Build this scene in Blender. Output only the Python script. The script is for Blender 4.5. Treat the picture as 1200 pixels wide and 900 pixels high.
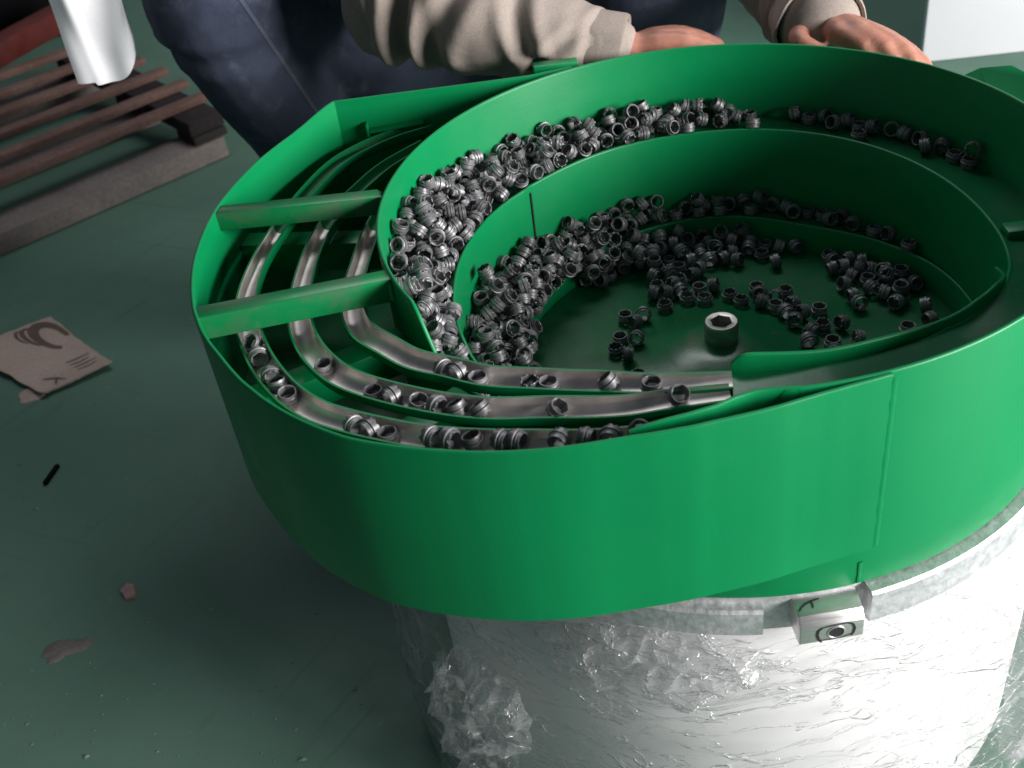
import bpy, bmesh, math, random
from mathutils import Vector, Matrix, noise
import numpy as np

# ------------------------------------------------------------------ set up
S = 0.30                       # metres per bowl radius: all builders below work in bowl radii
FLOOR = -2.1
scene = bpy.context.scene
for o in list(bpy.data.objects):
    bpy.data.objects.remove(o)
COL = scene.collection

def camera():
    th, ro = 0.65424, -0.14585
    c, s = math.cos(th), math.sin(th)
    r, f, u = Vector((1, 0, 0)), Vector((0, c, -s)), Vector((0, s, c))
    cr, sr = math.cos(ro), math.sin(ro)
    R = r * cr + u * sr
    U = u * cr - r * sr
    cam = bpy.data.cameras.new('camera')
    cam.sensor_fit = 'HORIZONTAL'
    cam.sensor_width = 36
    cam.lens = 36 * 1297.906 / 1200
    cam.clip_start = 0.02
    cam.clip_end = 200
    cam.dof.use_dof = True
    cam.dof.focus_distance = 0.98
    cam.dof.aperture_fstop = 9.5
    o = bpy.data.objects.new('camera', cam)
    COL.objects.link(o)
    m = Matrix((R, U, -f)).transposed().to_4x4()
    m.translation = Vector((-0.67878, -2.86973, 1.55579)) * S
    o.matrix_world = m
    scene.camera = o
camera()

world = bpy.data.worlds.new('World')
scene.world = world
world.use_nodes = True
bg = world.node_tree.nodes['Background']
bg.inputs['Color'].default_value = (0.72, 0.84, 1.0, 1)
bg.inputs['Strength'].default_value = 0.088

def area(name, loc, target, size, size_y, power, color):
    l = bpy.data.lights.new(name, 'AREA')
    l.shape = 'RECTANGLE'
    l.size, l.size_y = size, size_y
    l.energy = power
    l.color = color
    o = bpy.data.objects.new(name, l)
    COL.objects.link(o)
    o.location = loc
    o.rotation_euler = (Vector(target) - Vector(loc)).to_track_quat('-Z', 'Y').to_euler()
    return o
# daylight from the open workshop door on the right, and the row of roof lights behind the worker
area('door_daylight', (3.55, -2.15, 0.98), (0, 0, -0.1), 2.6, 1.3, 465, (1.0, 0.98, 0.96))
area('roof_light', (0.0, 2.7, 3.6), (-0.3, 0.3, -0.4), 2.4, 1.0, 50, (0.95, 0.98, 1.0))

vs = scene.view_settings
scene.display_settings.display_device = 'sRGB'
vs.view_transform = 'Standard'
vs.look = 'None'
vs.exposure = 0.0
vs.gamma = 1.0
vs.use_curve_mapping = False
scene.cycles.use_denoising = True
scene.cycles.max_bounces = 10
scene.cycles.transparent_max_bounces = 12
scene.cycles.sample_clamp_indirect = 6

# ------------------------------------------------------------------ materials
def node_mat(name):
    m = bpy.data.materials.new(name)
    m.use_nodes = True
    nt = m.node_tree
    return m, nt, nt.nodes['Principled BSDF'], nt.nodes['Material Output']

def N(nt, kind, **kw):
    n = nt.nodes.new(kind)
    for k, v in kw.items():
        if k in n.inputs:
            n.inputs[k].default_value = v
        else:
            setattr(n, k, v)
    return n

def mapping(nt, scale=(1, 1, 1), coord='Object'):
    tc = nt.nodes.new('ShaderNodeTexCoord')
    mp = nt.nodes.new('ShaderNodeMapping')
    mp.inputs['Scale'].default_value = scale
    nt.links.new(tc.outputs[coord], mp.inputs['Vector'])
    return mp.outputs['Vector']

def noise_tex(nt, vec, scale, detail=4, rough=0.55, dist=0):
    n = N(nt, 'ShaderNodeTexNoise')
    n.inputs['Scale'].default_value = scale
    n.inputs['Detail'].default_value = detail
    n.inputs['Roughness'].default_value = rough
    n.inputs['Distortion'].default_value = dist
    nt.links.new(vec, n.inputs['Vector'])
    return n.outputs['Fac']

def ramp(nt, fac, stops):
    r = nt.nodes.new('ShaderNodeValToRGB')
    e = r.color_ramp.elements
    while len(e) > 1:
        e.remove(e[-1])
    e[0].position = stops[0][0]
    e[0].color = tuple(stops[0][1]) + (1,) if len(stops[0][1]) == 3 else stops[0][1]
    for p, c in stops[1:]:
        k = e.new(p)
        k.color = tuple(c) + (1,)
    nt.links.new(fac, r.inputs['Fac'])
    return r.outputs['Color']

def g(v):
    return (v, v, v)

def bump(nt, height, strength, dist, prev=None):
    b = nt.nodes.new('ShaderNodeBump')
    b.inputs['Strength'].default_value = strength
    b.inputs['Distance'].default_value = dist
    nt.links.new(height, b.inputs['Height'])
    if prev is not None:
        nt.links.new(prev, b.inputs['Normal'])
    return b.outputs['Normal']

def mixc(nt, fac, a, b, mode='MIX'):
    m = nt.nodes.new('ShaderNodeMix')
    m.data_type = 'RGBA'
    m.blend_type = mode
    for sock, v in ((m.inputs['Factor'], fac), (m.inputs['A'], a), (m.inputs['B'], b)):
        pass
    def put(s, v):
        if hasattr(v, 'is_output'):
            nt.links.new(v, s)
        else:
            s.default_value = v if not isinstance(v, tuple) or len(v) == 4 else v + (1,)
    put(m.inputs[0], fac)
    put(m.inputs[6], a)
    put(m.inputs[7], b)
    return m.outputs[2]

def green_paint(name, base, worn, rough=0.36, wear=(0.62, 0.74), spec=0.36):
    m, nt, p, out = node_mat(name)
    v = mapping(nt)
    big = noise_tex(nt, v, 5, 3)
    tone = ramp(nt, big, [(0.3, tuple(c * 0.93 for c in base)), (0.7, tuple(c * 1.06 for c in base))])
    w = ramp(nt, noise_tex(nt, v, 22, 6, 0.65, 0.6), [(wear[0], g(0)), (wear[1], g(1))])
    nt.links.new(mixc(nt, w, tone, worn), p.inputs['Base Color'])
    nt.links.new(ramp(nt, noise_tex(nt, v, 14, 5), [(0.3, g(rough - 0.06)), (0.75, g(rough + 0.08))]), p.inputs['Roughness'])
    scr = N(nt, 'ShaderNodeTexNoise')
    scr.inputs['Scale'].default_value = 30
    scr.inputs['Detail'].default_value = 3
    nt.links.new(mapping(nt, (0.5, 0.5, 9.0)), scr.inputs['Vector'])
    nrm = bump(nt, noise_tex(nt, v, 240, 2), 0.10, 0.0006)
    nrm = bump(nt, scr.outputs['Fac'], 0.05, 0.001, nrm)
    nrm = bump(nt, noise_tex(nt, v, 9, 2), 0.12, 0.004, nrm)
    nt.links.new(nrm, p.inputs['Normal'])
    p.inputs['Specular IOR Level'].default_value = spec
    return m

M = {}
M['green'] = green_paint('green_paint', (0.0008, 0.208, 0.066), (0.012, 0.19, 0.07), wear=(0.66, 0.8))
M['green_matt'] = green_paint('matt_green_paint', (0.002, 0.21, 0.066), (0.02, 0.19, 0.07), rough=0.7, spec=0.15)
M['green_worn'] = green_paint('scuffed_green_paint', (0.006, 0.19, 0.058), (0.09, 0.13, 0.09), rough=0.34, wear=(0.5, 0.72))
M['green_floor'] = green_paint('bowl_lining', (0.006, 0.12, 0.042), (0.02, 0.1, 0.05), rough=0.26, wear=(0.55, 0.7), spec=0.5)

def metal(name, col, rough, bump_s=0.1, scale=60, stretch=(1, 1, 1), metallic=1.0, var=0.25):
    m, nt, p, out = node_mat(name)
    v = mapping(nt, stretch)
    n = noise_tex(nt, v, scale, 5)
    nt.links.new(ramp(nt, n, [(0.25, tuple(c * (1 - var) for c in col)), (0.75, tuple(min(1, c * (1 + var)) for c in col))]), p.inputs['Base Color'])
    nt.links.new(ramp(nt, noise_tex(nt, v, scale * 0.4, 4), [(0.3, g(max(0.05, rough - 0.1))), (0.7, g(rough + 0.1))]), p.inputs['Roughness'])
    p.inputs['Metallic'].default_value = metallic
    nt.links.new(bump(nt, n, bump_s, 0.0015), p.inputs['Normal'])
    return m

M['steel_track'] = metal('stainless_sheet', (0.66, 0.60, 0.57), 0.42, 0.1, 40, metallic=0.8)
M['bolt'] = metal('zinc_bolt', (0.5, 0.47, 0.45), 0.4, 0.1, 90, metallic=0.8)
M['dark_hole'] = metal('dark_hollow', (0.03, 0.03, 0.03), 0.6, 0.1, 60, metallic=0.3)
M['cast'] = metal('cast_aluminium', (0.62, 0.62, 0.64), 0.5, 0.55, 130, metallic=0.6)
M['machined'] = metal('machined_aluminium', (0.72, 0.7, 0.69), 0.35, 0.12, 60, (1, 1, 14), metallic=0.8, var=0.1)
M['drum'] = metal('primed_drum', (0.86, 0.84, 0.84), 0.5, 0.1, 12, metallic=0.0, var=0.04)

def bushing_mat():
    m, nt, p, out = node_mat('zinc_plated_steel')
    v = mapping(nt)
    oi = nt.nodes.new('ShaderNodeObjectInfo')
    n = noise_tex(nt, v, 150, 3)
    c = ramp(nt, n, [(0.3, (0.14, 0.137, 0.145)), (0.7, (0.25, 0.246, 0.257))])
    tint = ramp(nt, oi.outputs['Random'], [(0, g(0.72)), (1, g(1.25))])
    nt.links.new(mixc(nt, 1.0, c, tint, 'MULTIPLY'), p.inputs['Base Color'])
    p.inputs['Metallic'].default_value = 0.45
    p.inputs['Roughness'].default_value = 0.46
    nt.links.new(bump(nt, n, 0.08, 0.0004), p.inputs['Normal'])
    return m
M['bushing'] = bushing_mat()

def floor_mat():
    m, nt, p, out = node_mat('green_epoxy_floor')
    v = mapping(nt)
    big = noise_tex(nt, v, 1.6, 6, 0.6, 0.4)
    c = ramp(nt, big, [(0.3, (0.080, 0.160, 0.120)), (0.55, (0.102, 0.196, 0.148)), (0.75, (0.128, 0.222, 0.172))])
    mid = noise_tex(nt, v, 14, 6, 0.7)
    c = mixc(nt, ramp(nt, mid, [(0.55, g(0)), (0.8, g(0.35))]), c, (0.14, 0.21, 0.18))
    speck = noise_tex(nt, v, 75, 2, 0.5)
    c = mixc(nt, ramp(nt, speck, [(0.70, g(0)), (0.78, g(0.55))]), c, (0.2, 0.28, 0.24))
    dirt = noise_tex(nt, v, 6, 5, 0.7, 1.0)
    c = mixc(nt, ramp(nt, dirt, [(0.58, g(0)), (0.72, g(0.3))]), c, (0.09, 0.11, 0.105))
    for rot, sc in ((0.5, (0.5, 14, 1)), (-0.9, (0.4, 11, 1))):
        vv = mapping(nt, (1, 1, 1))
        vv.node.inputs['Rotation'].default_value = (0, 0, rot)
        m2 = nt.nodes.new('ShaderNodeMapping')
        m2.inputs['Scale'].default_value = sc
        nt.links.new(vv, m2.inputs['Vector'])
        sn = noise_tex(nt, m2.outputs['Vector'], 5, 5, 0.65, 0.3)
        c = mixc(nt, ramp(nt, sn, [(0.62, g(0)), (0.72, g(0.35))]), c, (0.15, 0.21, 0.185))
        c = mixc(nt, ramp(nt, sn, [(0.28, g(0.35)), (0.38, g(0))]), c, (0.05, 0.075, 0.068))
    nt.links.new(c, p.inputs['Base Color'])
    nt.links.new(ramp(nt, mid, [(0.3, g(0.40)), (0.7, g(0.62))]), p.inputs['Roughness'])
    p.inputs['Specular IOR Level'].default_value = 0.22
    nrm = bump(nt, mid, 0.1, 0.003)
    nt.links.new(bump(nt, speck, 0.08, 0.001, nrm), p.inputs['Normal'])
    return m
M['floor'] = floor_mat()

def film_mat(name='clear_stretch_film', base=0.06, gloss=1.65):
    m, nt, p, out = node_mat(name)
    def field(scale_uv, rot, scale, detail, dist):
        tc = nt.nodes.new('ShaderNodeTexCoord')
        mp = nt.nodes.new('ShaderNodeMapping')
        mp.inputs['Rotation'].default_value = (0, 0, rot)
        nt.links.new(tc.outputs['UV'], mp.inputs['Vector'])
        mp2 = nt.nodes.new('ShaderNodeMapping')
        mp2.inputs['Scale'].default_value = scale_uv + (1,)
        nt.links.new(mp.outputs['Vector'], mp2.inputs['Vector'])
        return noise_tex(nt, mp2.outputs['Vector'], scale, detail, 0.6, dist)
    def lines(f, width):
        a_ = N(nt, 'ShaderNodeMath', operation='SUBTRACT')
        nt.links.new(f, a_.inputs[0])
        a_.inputs[1].default_value = 0.5
        b_ = N(nt, 'ShaderNodeMath', operation='ABSOLUTE')
        nt.links.new(a_.outputs[0], b_.inputs[0])
        return ramp(nt, b_.outputs[0], [(0.0, g(1)), (width, g(0))])
    def math2(op, x, y):
        n = N(nt, 'ShaderNodeMath', operation=op)
        nt.links.new(x, n.inputs[0])
        if isinstance(y, float):
            n.inputs[1].default_value = y
        else:
            nt.links.new(y, n.inputs[1])
        return n.outputs[0]
    l1 = lines(field((1, 4.5), 0.20, 1.5, 4, 0.6), 0.018)
    l2 = lines(field((1, 7), -0.16, 2.2, 4, 0.7), 0.016)
    l3 = lines(field((1.0, 1.5), 0.6, 5.5, 4, 1.0), 0.022)
    patch = ramp(nt, field((1, 1.4), 0.3, 1.6, 3, 0.3), [(0.5, g(0)), (0.64, g(1))])
    l3 = math2('MULTIPLY', l3, patch)
    h = math2('ADD', math2('MULTIPLY', l1, 1.0), math2('ADD', math2('MULTIPLY', l2, 0.7), math2('MULTIPLY', l3, 1.0)))
    soft = field((1, 5), 0.1, 3.5, 3, 0.4)
    nrm = bump(nt, h, 0.8, 0.003)
    nrm = bump(nt, soft, 0.35, 0.006, nrm)
    gl = N(nt, 'ShaderNodeBsdfGlossy')
    gl.inputs['Roughness'].default_value = 0.12
    gl.inputs['Color'].default_value = (0.98, 0.98, 0.99, 1)
    nt.links.new(nrm, gl.inputs['Normal'])
    df = N(nt, 'ShaderNodeBsdfDiffuse')
    df.inputs['Color'].default_value = (0.86, 0.85, 0.86, 1)
    nt.links.new(nrm, df.inputs['Normal'])
    tl = N(nt, 'ShaderNodeBsdfTranslucent')
    tl.inputs['Color'].default_value = (0.8, 0.8, 0.81, 1)
    half = nt.nodes.new('ShaderNodeMixShader')
    half.inputs[0].default_value = 0.4
    nt.links.new(df.outputs[0], half.inputs[1])
    nt.links.new(tl.outputs[0], half.inputs[2])
    tr = N(nt, 'ShaderNodeBsdfTransparent')
    tr.inputs['Color'].default_value = (0.97, 0.97, 0.975, 1)
    fac = ramp(nt, math2('MULTIPLY', h, 0.4), [(0.0, g(base)), (0.4, g(0.45 + base * 0.5)), (1.0, g(0.85))])
    a = nt.nodes.new('ShaderNodeMixShader')
    nt.links.new(fac, a.inputs[0])
    nt.links.new(tr.outputs[0], a.inputs[1])
    nt.links.new(half.outputs[0], a.inputs[2])
    fr = N(nt, 'ShaderNodeFresnel')
    geo = nt.nodes.new('ShaderNodeNewGeometry')
    ior = N(nt, 'ShaderNodeMath', operation='MULTIPLY_ADD')      # the film has no inside: same Fresnel from both sides
    nt.links.new(geo.outputs['Backfacing'], ior.inputs[0])
    ior.inputs[1].default_value = 1 / gloss - gloss
    ior.inputs[2].default_value = gloss
    nt.links.new(ior.outputs[0], fr.inputs['IOR'])
    nt.links.new(nrm, fr.inputs['Normal'])
    b = nt.nodes.new('ShaderNodeMixShader')
    nt.links.new(fr.outputs[0], b.inputs[0])
    nt.links.new(a.outputs[0], b.inputs[1])
    nt.links.new(gl.outputs[0], b.inputs[2])
    nt.links.new(b.outputs[0], out.inputs['Surface'])
    nt.nodes.remove(p)
    return m
M['film'] = film_mat()
M['film_gathered'] = film_mat('gathered_stretch_film', 0.2, 1.9)

def cloth_mat(name, a, b, scale=900, fine=0.25, rough=0.9, patch=None, patch_at=(0.55, 0.75)):
    m, nt, p, out = node_mat(name)
    v = mapping(nt)
    big = noise_tex(nt, v, 7, 5, 0.6)
    c = ramp(nt, big, [(0.3, a), (0.7, b)])
    if patch:
        c = mixc(nt, ramp(nt, noise_tex(nt, v, 18, 6, 0.7), [(patch_at[0], g(0)), (patch_at[1], g(0.7))]), c, patch)
    weave = noise_tex(nt, v, scale, 2)
    c = mixc(nt, 0.35, c, ramp(nt, weave, [(0.3, g(0.25)), (0.7, g(1.0))]), 'MULTIPLY')
    nt.links.new(c, p.inputs['Base Color'])
    p.inputs['Roughness'].default_value = rough
    p.inputs['Specular IOR Level'].default_value = 0.2
    nrm = bump(nt, weave, fine, 0.0006)
    nrm = bump(nt, noise_tex(nt, v, 60, 4), 0.2, 0.003, nrm)
    nt.links.new(nrm, p.inputs['Normal'])
    return m
M['denim'] = cloth_mat('navy_denim', (0.042, 0.052, 0.086), (0.092, 0.11, 0.165), patch=(0.2, 0.22, 0.28), patch_at=(0.55, 0.8))
M['jacket'] = cloth_mat('beige_cotton', (0.35, 0.29, 0.258), (0.43, 0.365, 0.325), 700, 0.15)
M['rag'] = metal('white_cotton', (0.85, 0.85, 0.88), 0.85, 0.08, 300, metallic=0.0, var=0.03)
M['shoe'] = cloth_mat('black_leather', (0.012, 0.012, 0.013), (0.03, 0.03, 0.03), 200, 0.1, 0.5)
M['hair'] = cloth_mat('black_hair', (0.008, 0.007, 0.006), (0.02, 0.017, 0.015), 1200, 0.4, 0.5)
M['cardboard'] = cloth_mat('brown_cardboard', (0.44, 0.335, 0.285), (0.52, 0.41, 0.35), 300, 0.1, 0.85)
M['print'] = cloth_mat('dark_print', (0.12, 0.085, 0.072), (0.17, 0.12, 0.10), 300, 0.1, 0.85)
M['slat'] = cloth_mat('weathered_red_board', (0.17, 0.10, 0.082), (0.27, 0.165, 0.14), 120, 0.3, 0.8)
M['grey_wood'] = cloth_mat('weathered_grey_board', (0.16, 0.14, 0.13), (0.26, 0.225, 0.21), 120, 0.3, 0.85)
M['dark_wood'] = cloth_mat('dark_stained_board', (0.025, 0.022, 0.023), (0.05, 0.042, 0.042), 120, 0.3, 0.8)
M['red_paint'] = metal('dark_red_paint', (0.13, 0.022, 0.018), 0.5, 0.1, 20, metallic=0.0)
M['black_plastic'] = metal('black_plastic', (0.004, 0.004, 0.005), 0.85, 0.1, 20, metallic=0.0)
M['black_plastic'].node_tree.nodes['Principled BSDF'].inputs['Specular IOR Level'].default_value = 0.08
M['grey_paint'] = metal('dark_grey_paint', (0.07, 0.072, 0.075), 0.5, 0.1, 20, metallic=0.0)
M['white_paint'] = metal('white_cabinet_paint', (0.74, 0.74, 0.78), 0.4, 0.05, 8, metallic=0.0, var=0.03)
M['pink_chip'] = cloth_mat('pink_paint_chip', (0.42, 0.25, 0.23), (0.55, 0.36, 0.33), 200, 0.2, 0.8)
M['ink'] = metal('black_marker_ink', (0.02, 0.02, 0.025), 0.5, 0.05, 50, metallic=0.0)

def skin_mat():
    m, nt, p, out = node_mat('skin')
    v = mapping(nt)
    c = ramp(nt, noise_tex(nt, v, 45, 5, 0.6), [(0.3, (0.40, 0.165, 0.115)), (0.7, (0.55, 0.26, 0.19))])
    nt.links.new(c, p.inputs['Base Color'])
    p.inputs['Roughness'].default_value = 0.5
    p.inputs['Subsurface Weight'].default_value = 0.15
    p.inputs['Subsurface Scale'].default_value = 0.006
    p.inputs['Subsurface Radius'].default_value = (1, 0.35, 0.2)
    nrm = bump(nt, noise_tex(nt, v, 420, 4), 0.25, 0.0008)
    nrm = bump(nt, noise_tex(nt, mapping(nt, (1, 3, 1)), 70, 4), 0.25, 0.002, nrm)
    nt.links.new(nrm, p.inputs['Normal'])
    return m
M['skin'] = skin_mat()

# ------------------------------------------------------------------ builders
def worldloc(o):
    v = Vector((0, 0, 0))
    while o is not None:
        v += o.location
        o = o.parent
    return v

def mk(name, verts, faces, mats, parent=None, smooth=True, midx=None, kind=None, at=None, recalc=True, auto=None):
    """one mesh object from coordinates in bowl radii; `at` is its origin (bowl radii)"""
    base = worldloc(parent)
    org = Vector(at) * S if at is not None else base
    me = bpy.data.meshes.new(name)
    me.from_pydata([tuple(Vector(v) * S - org) for v in verts], [], faces)
    if not isinstance(mats, (list, tuple)):
        mats = [mats]
    for m in mats:
        me.materials.append(m)
    if midx is not None:
        me.polygons.foreach_set('material_index', midx)
    me.polygons.foreach_set('use_smooth', [bool(smooth)] * len(me.polygons))
    if recalc:
        bm = bmesh.new()
        bm.from_mesh(me)
        bmesh.ops.recalc_face_normals(bm, faces=bm.faces)
        bm.to_mesh(me)
        bm.free()
    if smooth:
        me.set_sharp_from_angle(angle=math.radians(auto or 38))
    me.update()
    o = bpy.data.objects.new(name, me)
    COL.objects.link(o)
    o.parent = parent
    o.location = org - base
    if kind:
        o['kind'] = kind
    return o

def thing(name, label, cat, loc, group=None):
    o = bpy.data.objects.new(name, None)
    COL.objects.link(o)
    o.location = Vector(loc) * S
    o.empty_display_size = 0.05
    return tag(o, label, cat, group)

def tag(o, label, cat, group=None):
    o['label'] = label
    o['category'] = cat
    if group:
        o['group'] = group
    return o

def lerp_table(t, x):
    if x <= t[0][0]:
        return t[0][1]
    for (a, va), (b, vb) in zip(t, t[1:]):
        if x <= b:
            return va + (vb - va) * (x - a) / (b - a)
    return t[-1][1]

def smooth_table(t, x):
    """Catmull-Rom through the table"""
    if x <= t[0][0]:
        return t[0][1]
    if x >= t[-1][0]:
        return t[-1][1]
    for i in range(len(t) - 1):
        if x <= t[i + 1][0]:
            break
    x1, y1 = t[i]
    x2, y2 = t[i + 1]
    x0, y0 = t[i - 1] if i else (x1 - (x2 - x1), y1)
    x3, y3 = t[i + 2] if i + 2 < len(t) else (x2 + (x2 - x1), y2)
    m1, m2 = (y2 - y0) / (x2 - x0), (y3 - y1) / (x3 - x1)
    h = x2 - x1
    u = (x - x1) / h
    return (2*u**3 - 3*u**2 + 1) * y1 + (u**3 - 2*u**2 + u) * h * m1 + (-2*u**3 + 3*u**2) * y2 + (u**3 - u**2) * h * m2

def pol(r, deg, z=None):
    a = math.radians(deg)
    return (r * math.cos(a), r * math.sin(a)) if z is None else (r * math.cos(a), r * math.sin(a), z)

def normals(path, closed=False):
    n = len(path)
    out = []
    for i in range(n):
        a = path[(i - 1) % n] if closed or i > 0 else path[i]
        b = path[(i + 1) % n] if closed or i < n - 1 else path[i]
        tx, ty = b[0] - a[0], b[1] - a[1]
        l = math.hypot(tx, ty) or 1
        out.append((ty / l, -tx / l))
    return out

def profile_sweep(path, prof, closed=False):
    """prof(i) -> list of (offset along normal, z); swept closed profile with end caps"""
    nm = normals(path, closed)
    verts, faces = [], []
    k = None
    for i, (p, n) in enumerate(zip(path, nm)):
        pr = prof(i)
        k = len(pr)
        for d, z in pr:
            verts.append((p[0] + n[0] * d, p[1] + n[1] * d, z))
    m = len(path)
    for i in range(m if closed else m - 1):
        j = (i + 1) % m
        for q in range(k):
            r = (q + 1) % k
            faces.append((i * k + q, i * k + r, j * k + r, j * k + q))
    if not closed:
        faces.append(tuple(range(k)))
        faces.append(tuple((m - 1) * k + q for q in range(k)))
    return verts, faces

def sheet(name, path, ztop, zbot, mat, parent, t=0.012, closed=False, **kw):
    """a bent sheet-metal wall with a rounded upper edge"""
    zt = ztop if callable(ztop) else (lambda i: ztop)
    zb = zbot if callable(zbot) else (lambda i: zbot)
    h = t / 2
    def prof(i):
        a, b = zt(i), zb(i)
        return [(-h, b), (h, b), (h, a - h), (h * 0.8, a - h * 0.35), (h * 0.35, a), (-h * 0.35, a), (-h * 0.8, a - h * 0.35), (-h, a - h)]
    v, f = profile_sweep(path, prof, closed)
    return mk(name, v, f, mat, parent, auto=50, **kw)

def box(x0, x1, y0, y1, z0, z1):
    v = [(x, y, z) for z in (z0, z1) for y in (y0, y1) for x in (x0, x1)]
    f = [(0, 2, 3, 1), (4, 5, 7, 6), (0, 1, 5, 4), (2, 6, 7, 3), (0, 4, 6, 2), (1, 3, 7, 5)]
    return v, f

def bevel(o, w, seg=2, ang=40):
    me = o.data
    bm = bmesh.new()
    bm.from_mesh(me)
    ed = [e for e in bm.edges if len(e.link_faces) == 2 and e.calc_face_angle(0) > math.radians(ang)]
    bmesh.ops.bevel(bm, geom=ed, offset=w * S, segments=seg, profile=0.5, affect='EDGES', clamp_overlap=True)
    bm.to_mesh(me)
    bm.free()
    me.polygons.foreach_set('use_smooth', [True] * len(me.polygons))
    me.set_sharp_from_angle(angle=math.radians(35))
    return o

def beam_geo(a, b, w, h, ext=0.0):
    """a square bar from a to b (top centre line), w wide, h deep"""
    a, b = Vector(a), Vector(b)
    d = (b - a).normalized()
    a, b = a - d * ext, b + d * ext
    s = Vector((-d.y, d.x, 0)).normalized() * (w / 2)
    up = Vector((0, 0, 1))
    v = []
    for p in (a, b):
        for q in (s, -s):
            for z in (0, -h):
                v.append(tuple(p + q + up * z))
    f = [(0, 1, 3, 2), (4, 6, 7, 5), (0, 4, 5, 1), (2, 3, 7, 6), (0, 2, 6, 4), (1, 5, 7, 3)]
    return v, f

def beam(name, a, b, w, h, mat, parent, bev=0.006, **kw):
    v, f = beam_geo(a, b, w, h)
    o = mk(name, v, f, mat, parent, **kw)
    return bevel(o, bev)

def lathe(profile, n=96, cx=0, cy=0):
    verts, faces = [], []
    k = len(profile)
    for i in range(n):
        a = 2 * math.pi * i / n
        for r, z in profile:
            verts.append((cx + r * math.cos(a), cy + r * math.sin(a), z))
    for i in range(n):
        j = (i + 1) % n
        for q in range(k - 1):
            faces.append((i * k + q, j * k + q, j * k + q + 1, i * k + q + 1))
    return verts, faces

def annulus(name, rin, rout, zf, a0, a1, n, mat, parent, thick=0.012, nr=3, **kw):
    """a ring-shaped shelf between two radius functions, with thickness"""
    verts, faces = [], []
    for i in range(n + 1):
        a = a0 + (a1 - a0) * i / n
        for top in (1, 0):
            for q in range(nr + 1):
                u = q / nr
                r = rin(a) * (1 - u) + rout(a) * u
                verts.append(pol(r, a, zf(a, u) - (0 if top else thick)))
    k = nr + 1
    w = 2 * k
    for i in range(n):
        b, c = i * w, (i + 1) * w
        for q in range(nr):
            faces.append((b + q, b + q + 1, c + q + 1, c + q))
            faces.append((b + k + q, c + k + q, c + k + q + 1, b + k + q + 1))
        faces.append((b, c, c + k, b + k))
        faces.append((b + nr, b + k + nr, c + k + nr, c + nr))
    for b in (0, n * w):
        for q in range(nr):
            faces.append((b + q, b + q + 1, b + k + q + 1, b + k + q))
    return mk(name, verts, faces, mat, parent, **kw)

# ------------------------------------------------------------------ the bowl feeder
# angles below run clockwise seen from above when decreasing; 270 is towards the camera
feeder = thing('bowl_feeder', 'large green painted vibratory feeder bowl with three curved steel exit tracks on a drum base', 'bowl feeder', (0, 0, FLOOR))

# outer wall: full cylinder, lowered where the tracks leave it
def wall_top(a):
    a = a % 360
    if a <= 205 or a >= 279:
        return 0.0
    return lerp_table([(205, 0), (206.5, -0.02), (209.5, -0.105), (212, -0.17), (262, -0.17), (263, -0.12), (264, -0.002), (279, 0)], a)
NW = 288
wp = [pol(1.0, 360 * i / NW) for i in range(NW)]
sheet('bowl_wall', wp, lambda i: wall_top(360 * i / NW), -0.68, M['green'], feeder, closed=True)
# the wall plate that veers outwards between tracks and skirt
gp = [pol(r, a) for a, r in [(267, 1.001), (264, 0.998), (261.5, 1.0), (259, 1.018), (256.4, 1.047), (253.5, 1.072), (251, 1.093), (248.5, 1.118), (247, 1.135)]]
sheet('divider_plate', gp, lambda i: [0.001, 0.001, 0, 0, -0.002, -0.004, -0.006, -0.01, -0.016][i], lambda i: -0.12, M['green'], feeder, t=0.011)

# discharge skirt: spiral shell, sharp corner, straight panel back to the bowl
SK = [(140.2, 1.524), (148.7, 1.5), (158.5, 1.515), (169.2, 1.531), (180, 1.533), (188, 1.531), (194.8, 1.522), (202, 1.499), (209.5, 1.479), (216, 1.452),
      (221, 1.425), (224.5, 1.396), (232.3, 1.324), (240.7, 1.241), (247.7, 1.167), (256.6, 1.101), (265, 1.05), (272, 1.02), (278.6, 1.0105)]
sk = []
n = 130
for i in range(n + 1):
    a = 278.6 - (278.6 - 140.2) * i / n
    sk.append(pol(smooth_table(SK, a) + 0.0022 * noise.noise(Vector((a * 0.13, 4, 1))) + 0.0012 * noise.noise(Vector((a * 0.4, 9, 1))), a))
n_arc = len(sk)
sheet('discharge_skirt', sk, -0.001, -0.55, M['green'], feeder)
panel = [(-1.168, 0.978), (-0.93, 0.968), (-0.7, 0.958), (-0.457, 0.951), (-0.3, 0.975)]
sheet('straight_panel', panel, -0.002, -0.55, M['green'], feeder)
# floor of the discharge box
verts, faces = [], []
for i in range(0, n_arc, 2):
    a = 278.6 - (278.6 - 140.2) * i / n
    r = smooth_table(SK, a) - 0.008
    verts += [pol(1.008, a, -0.5), pol(r, a, -0.5), pol(r, a, -0.512), pol(1.008, a, -0.512)]
m_ = len(verts) // 4
verts += [pol(1.008, 112, -0.5), (-0.35, 0.955, -0.5), (-0.35, 0.955, -0.512), pol(1.008, 112, -0.512)]
for i in range(m_):
    for q in range(4):
        r = (q + 1) % 4
        faces.append((4 * i + q, 4 * i + r, 4 * i + 4 + r, 4 * i + 4 + q))
mk('skirt_floor', verts, faces, M['green_floor'], feeder)
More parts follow.
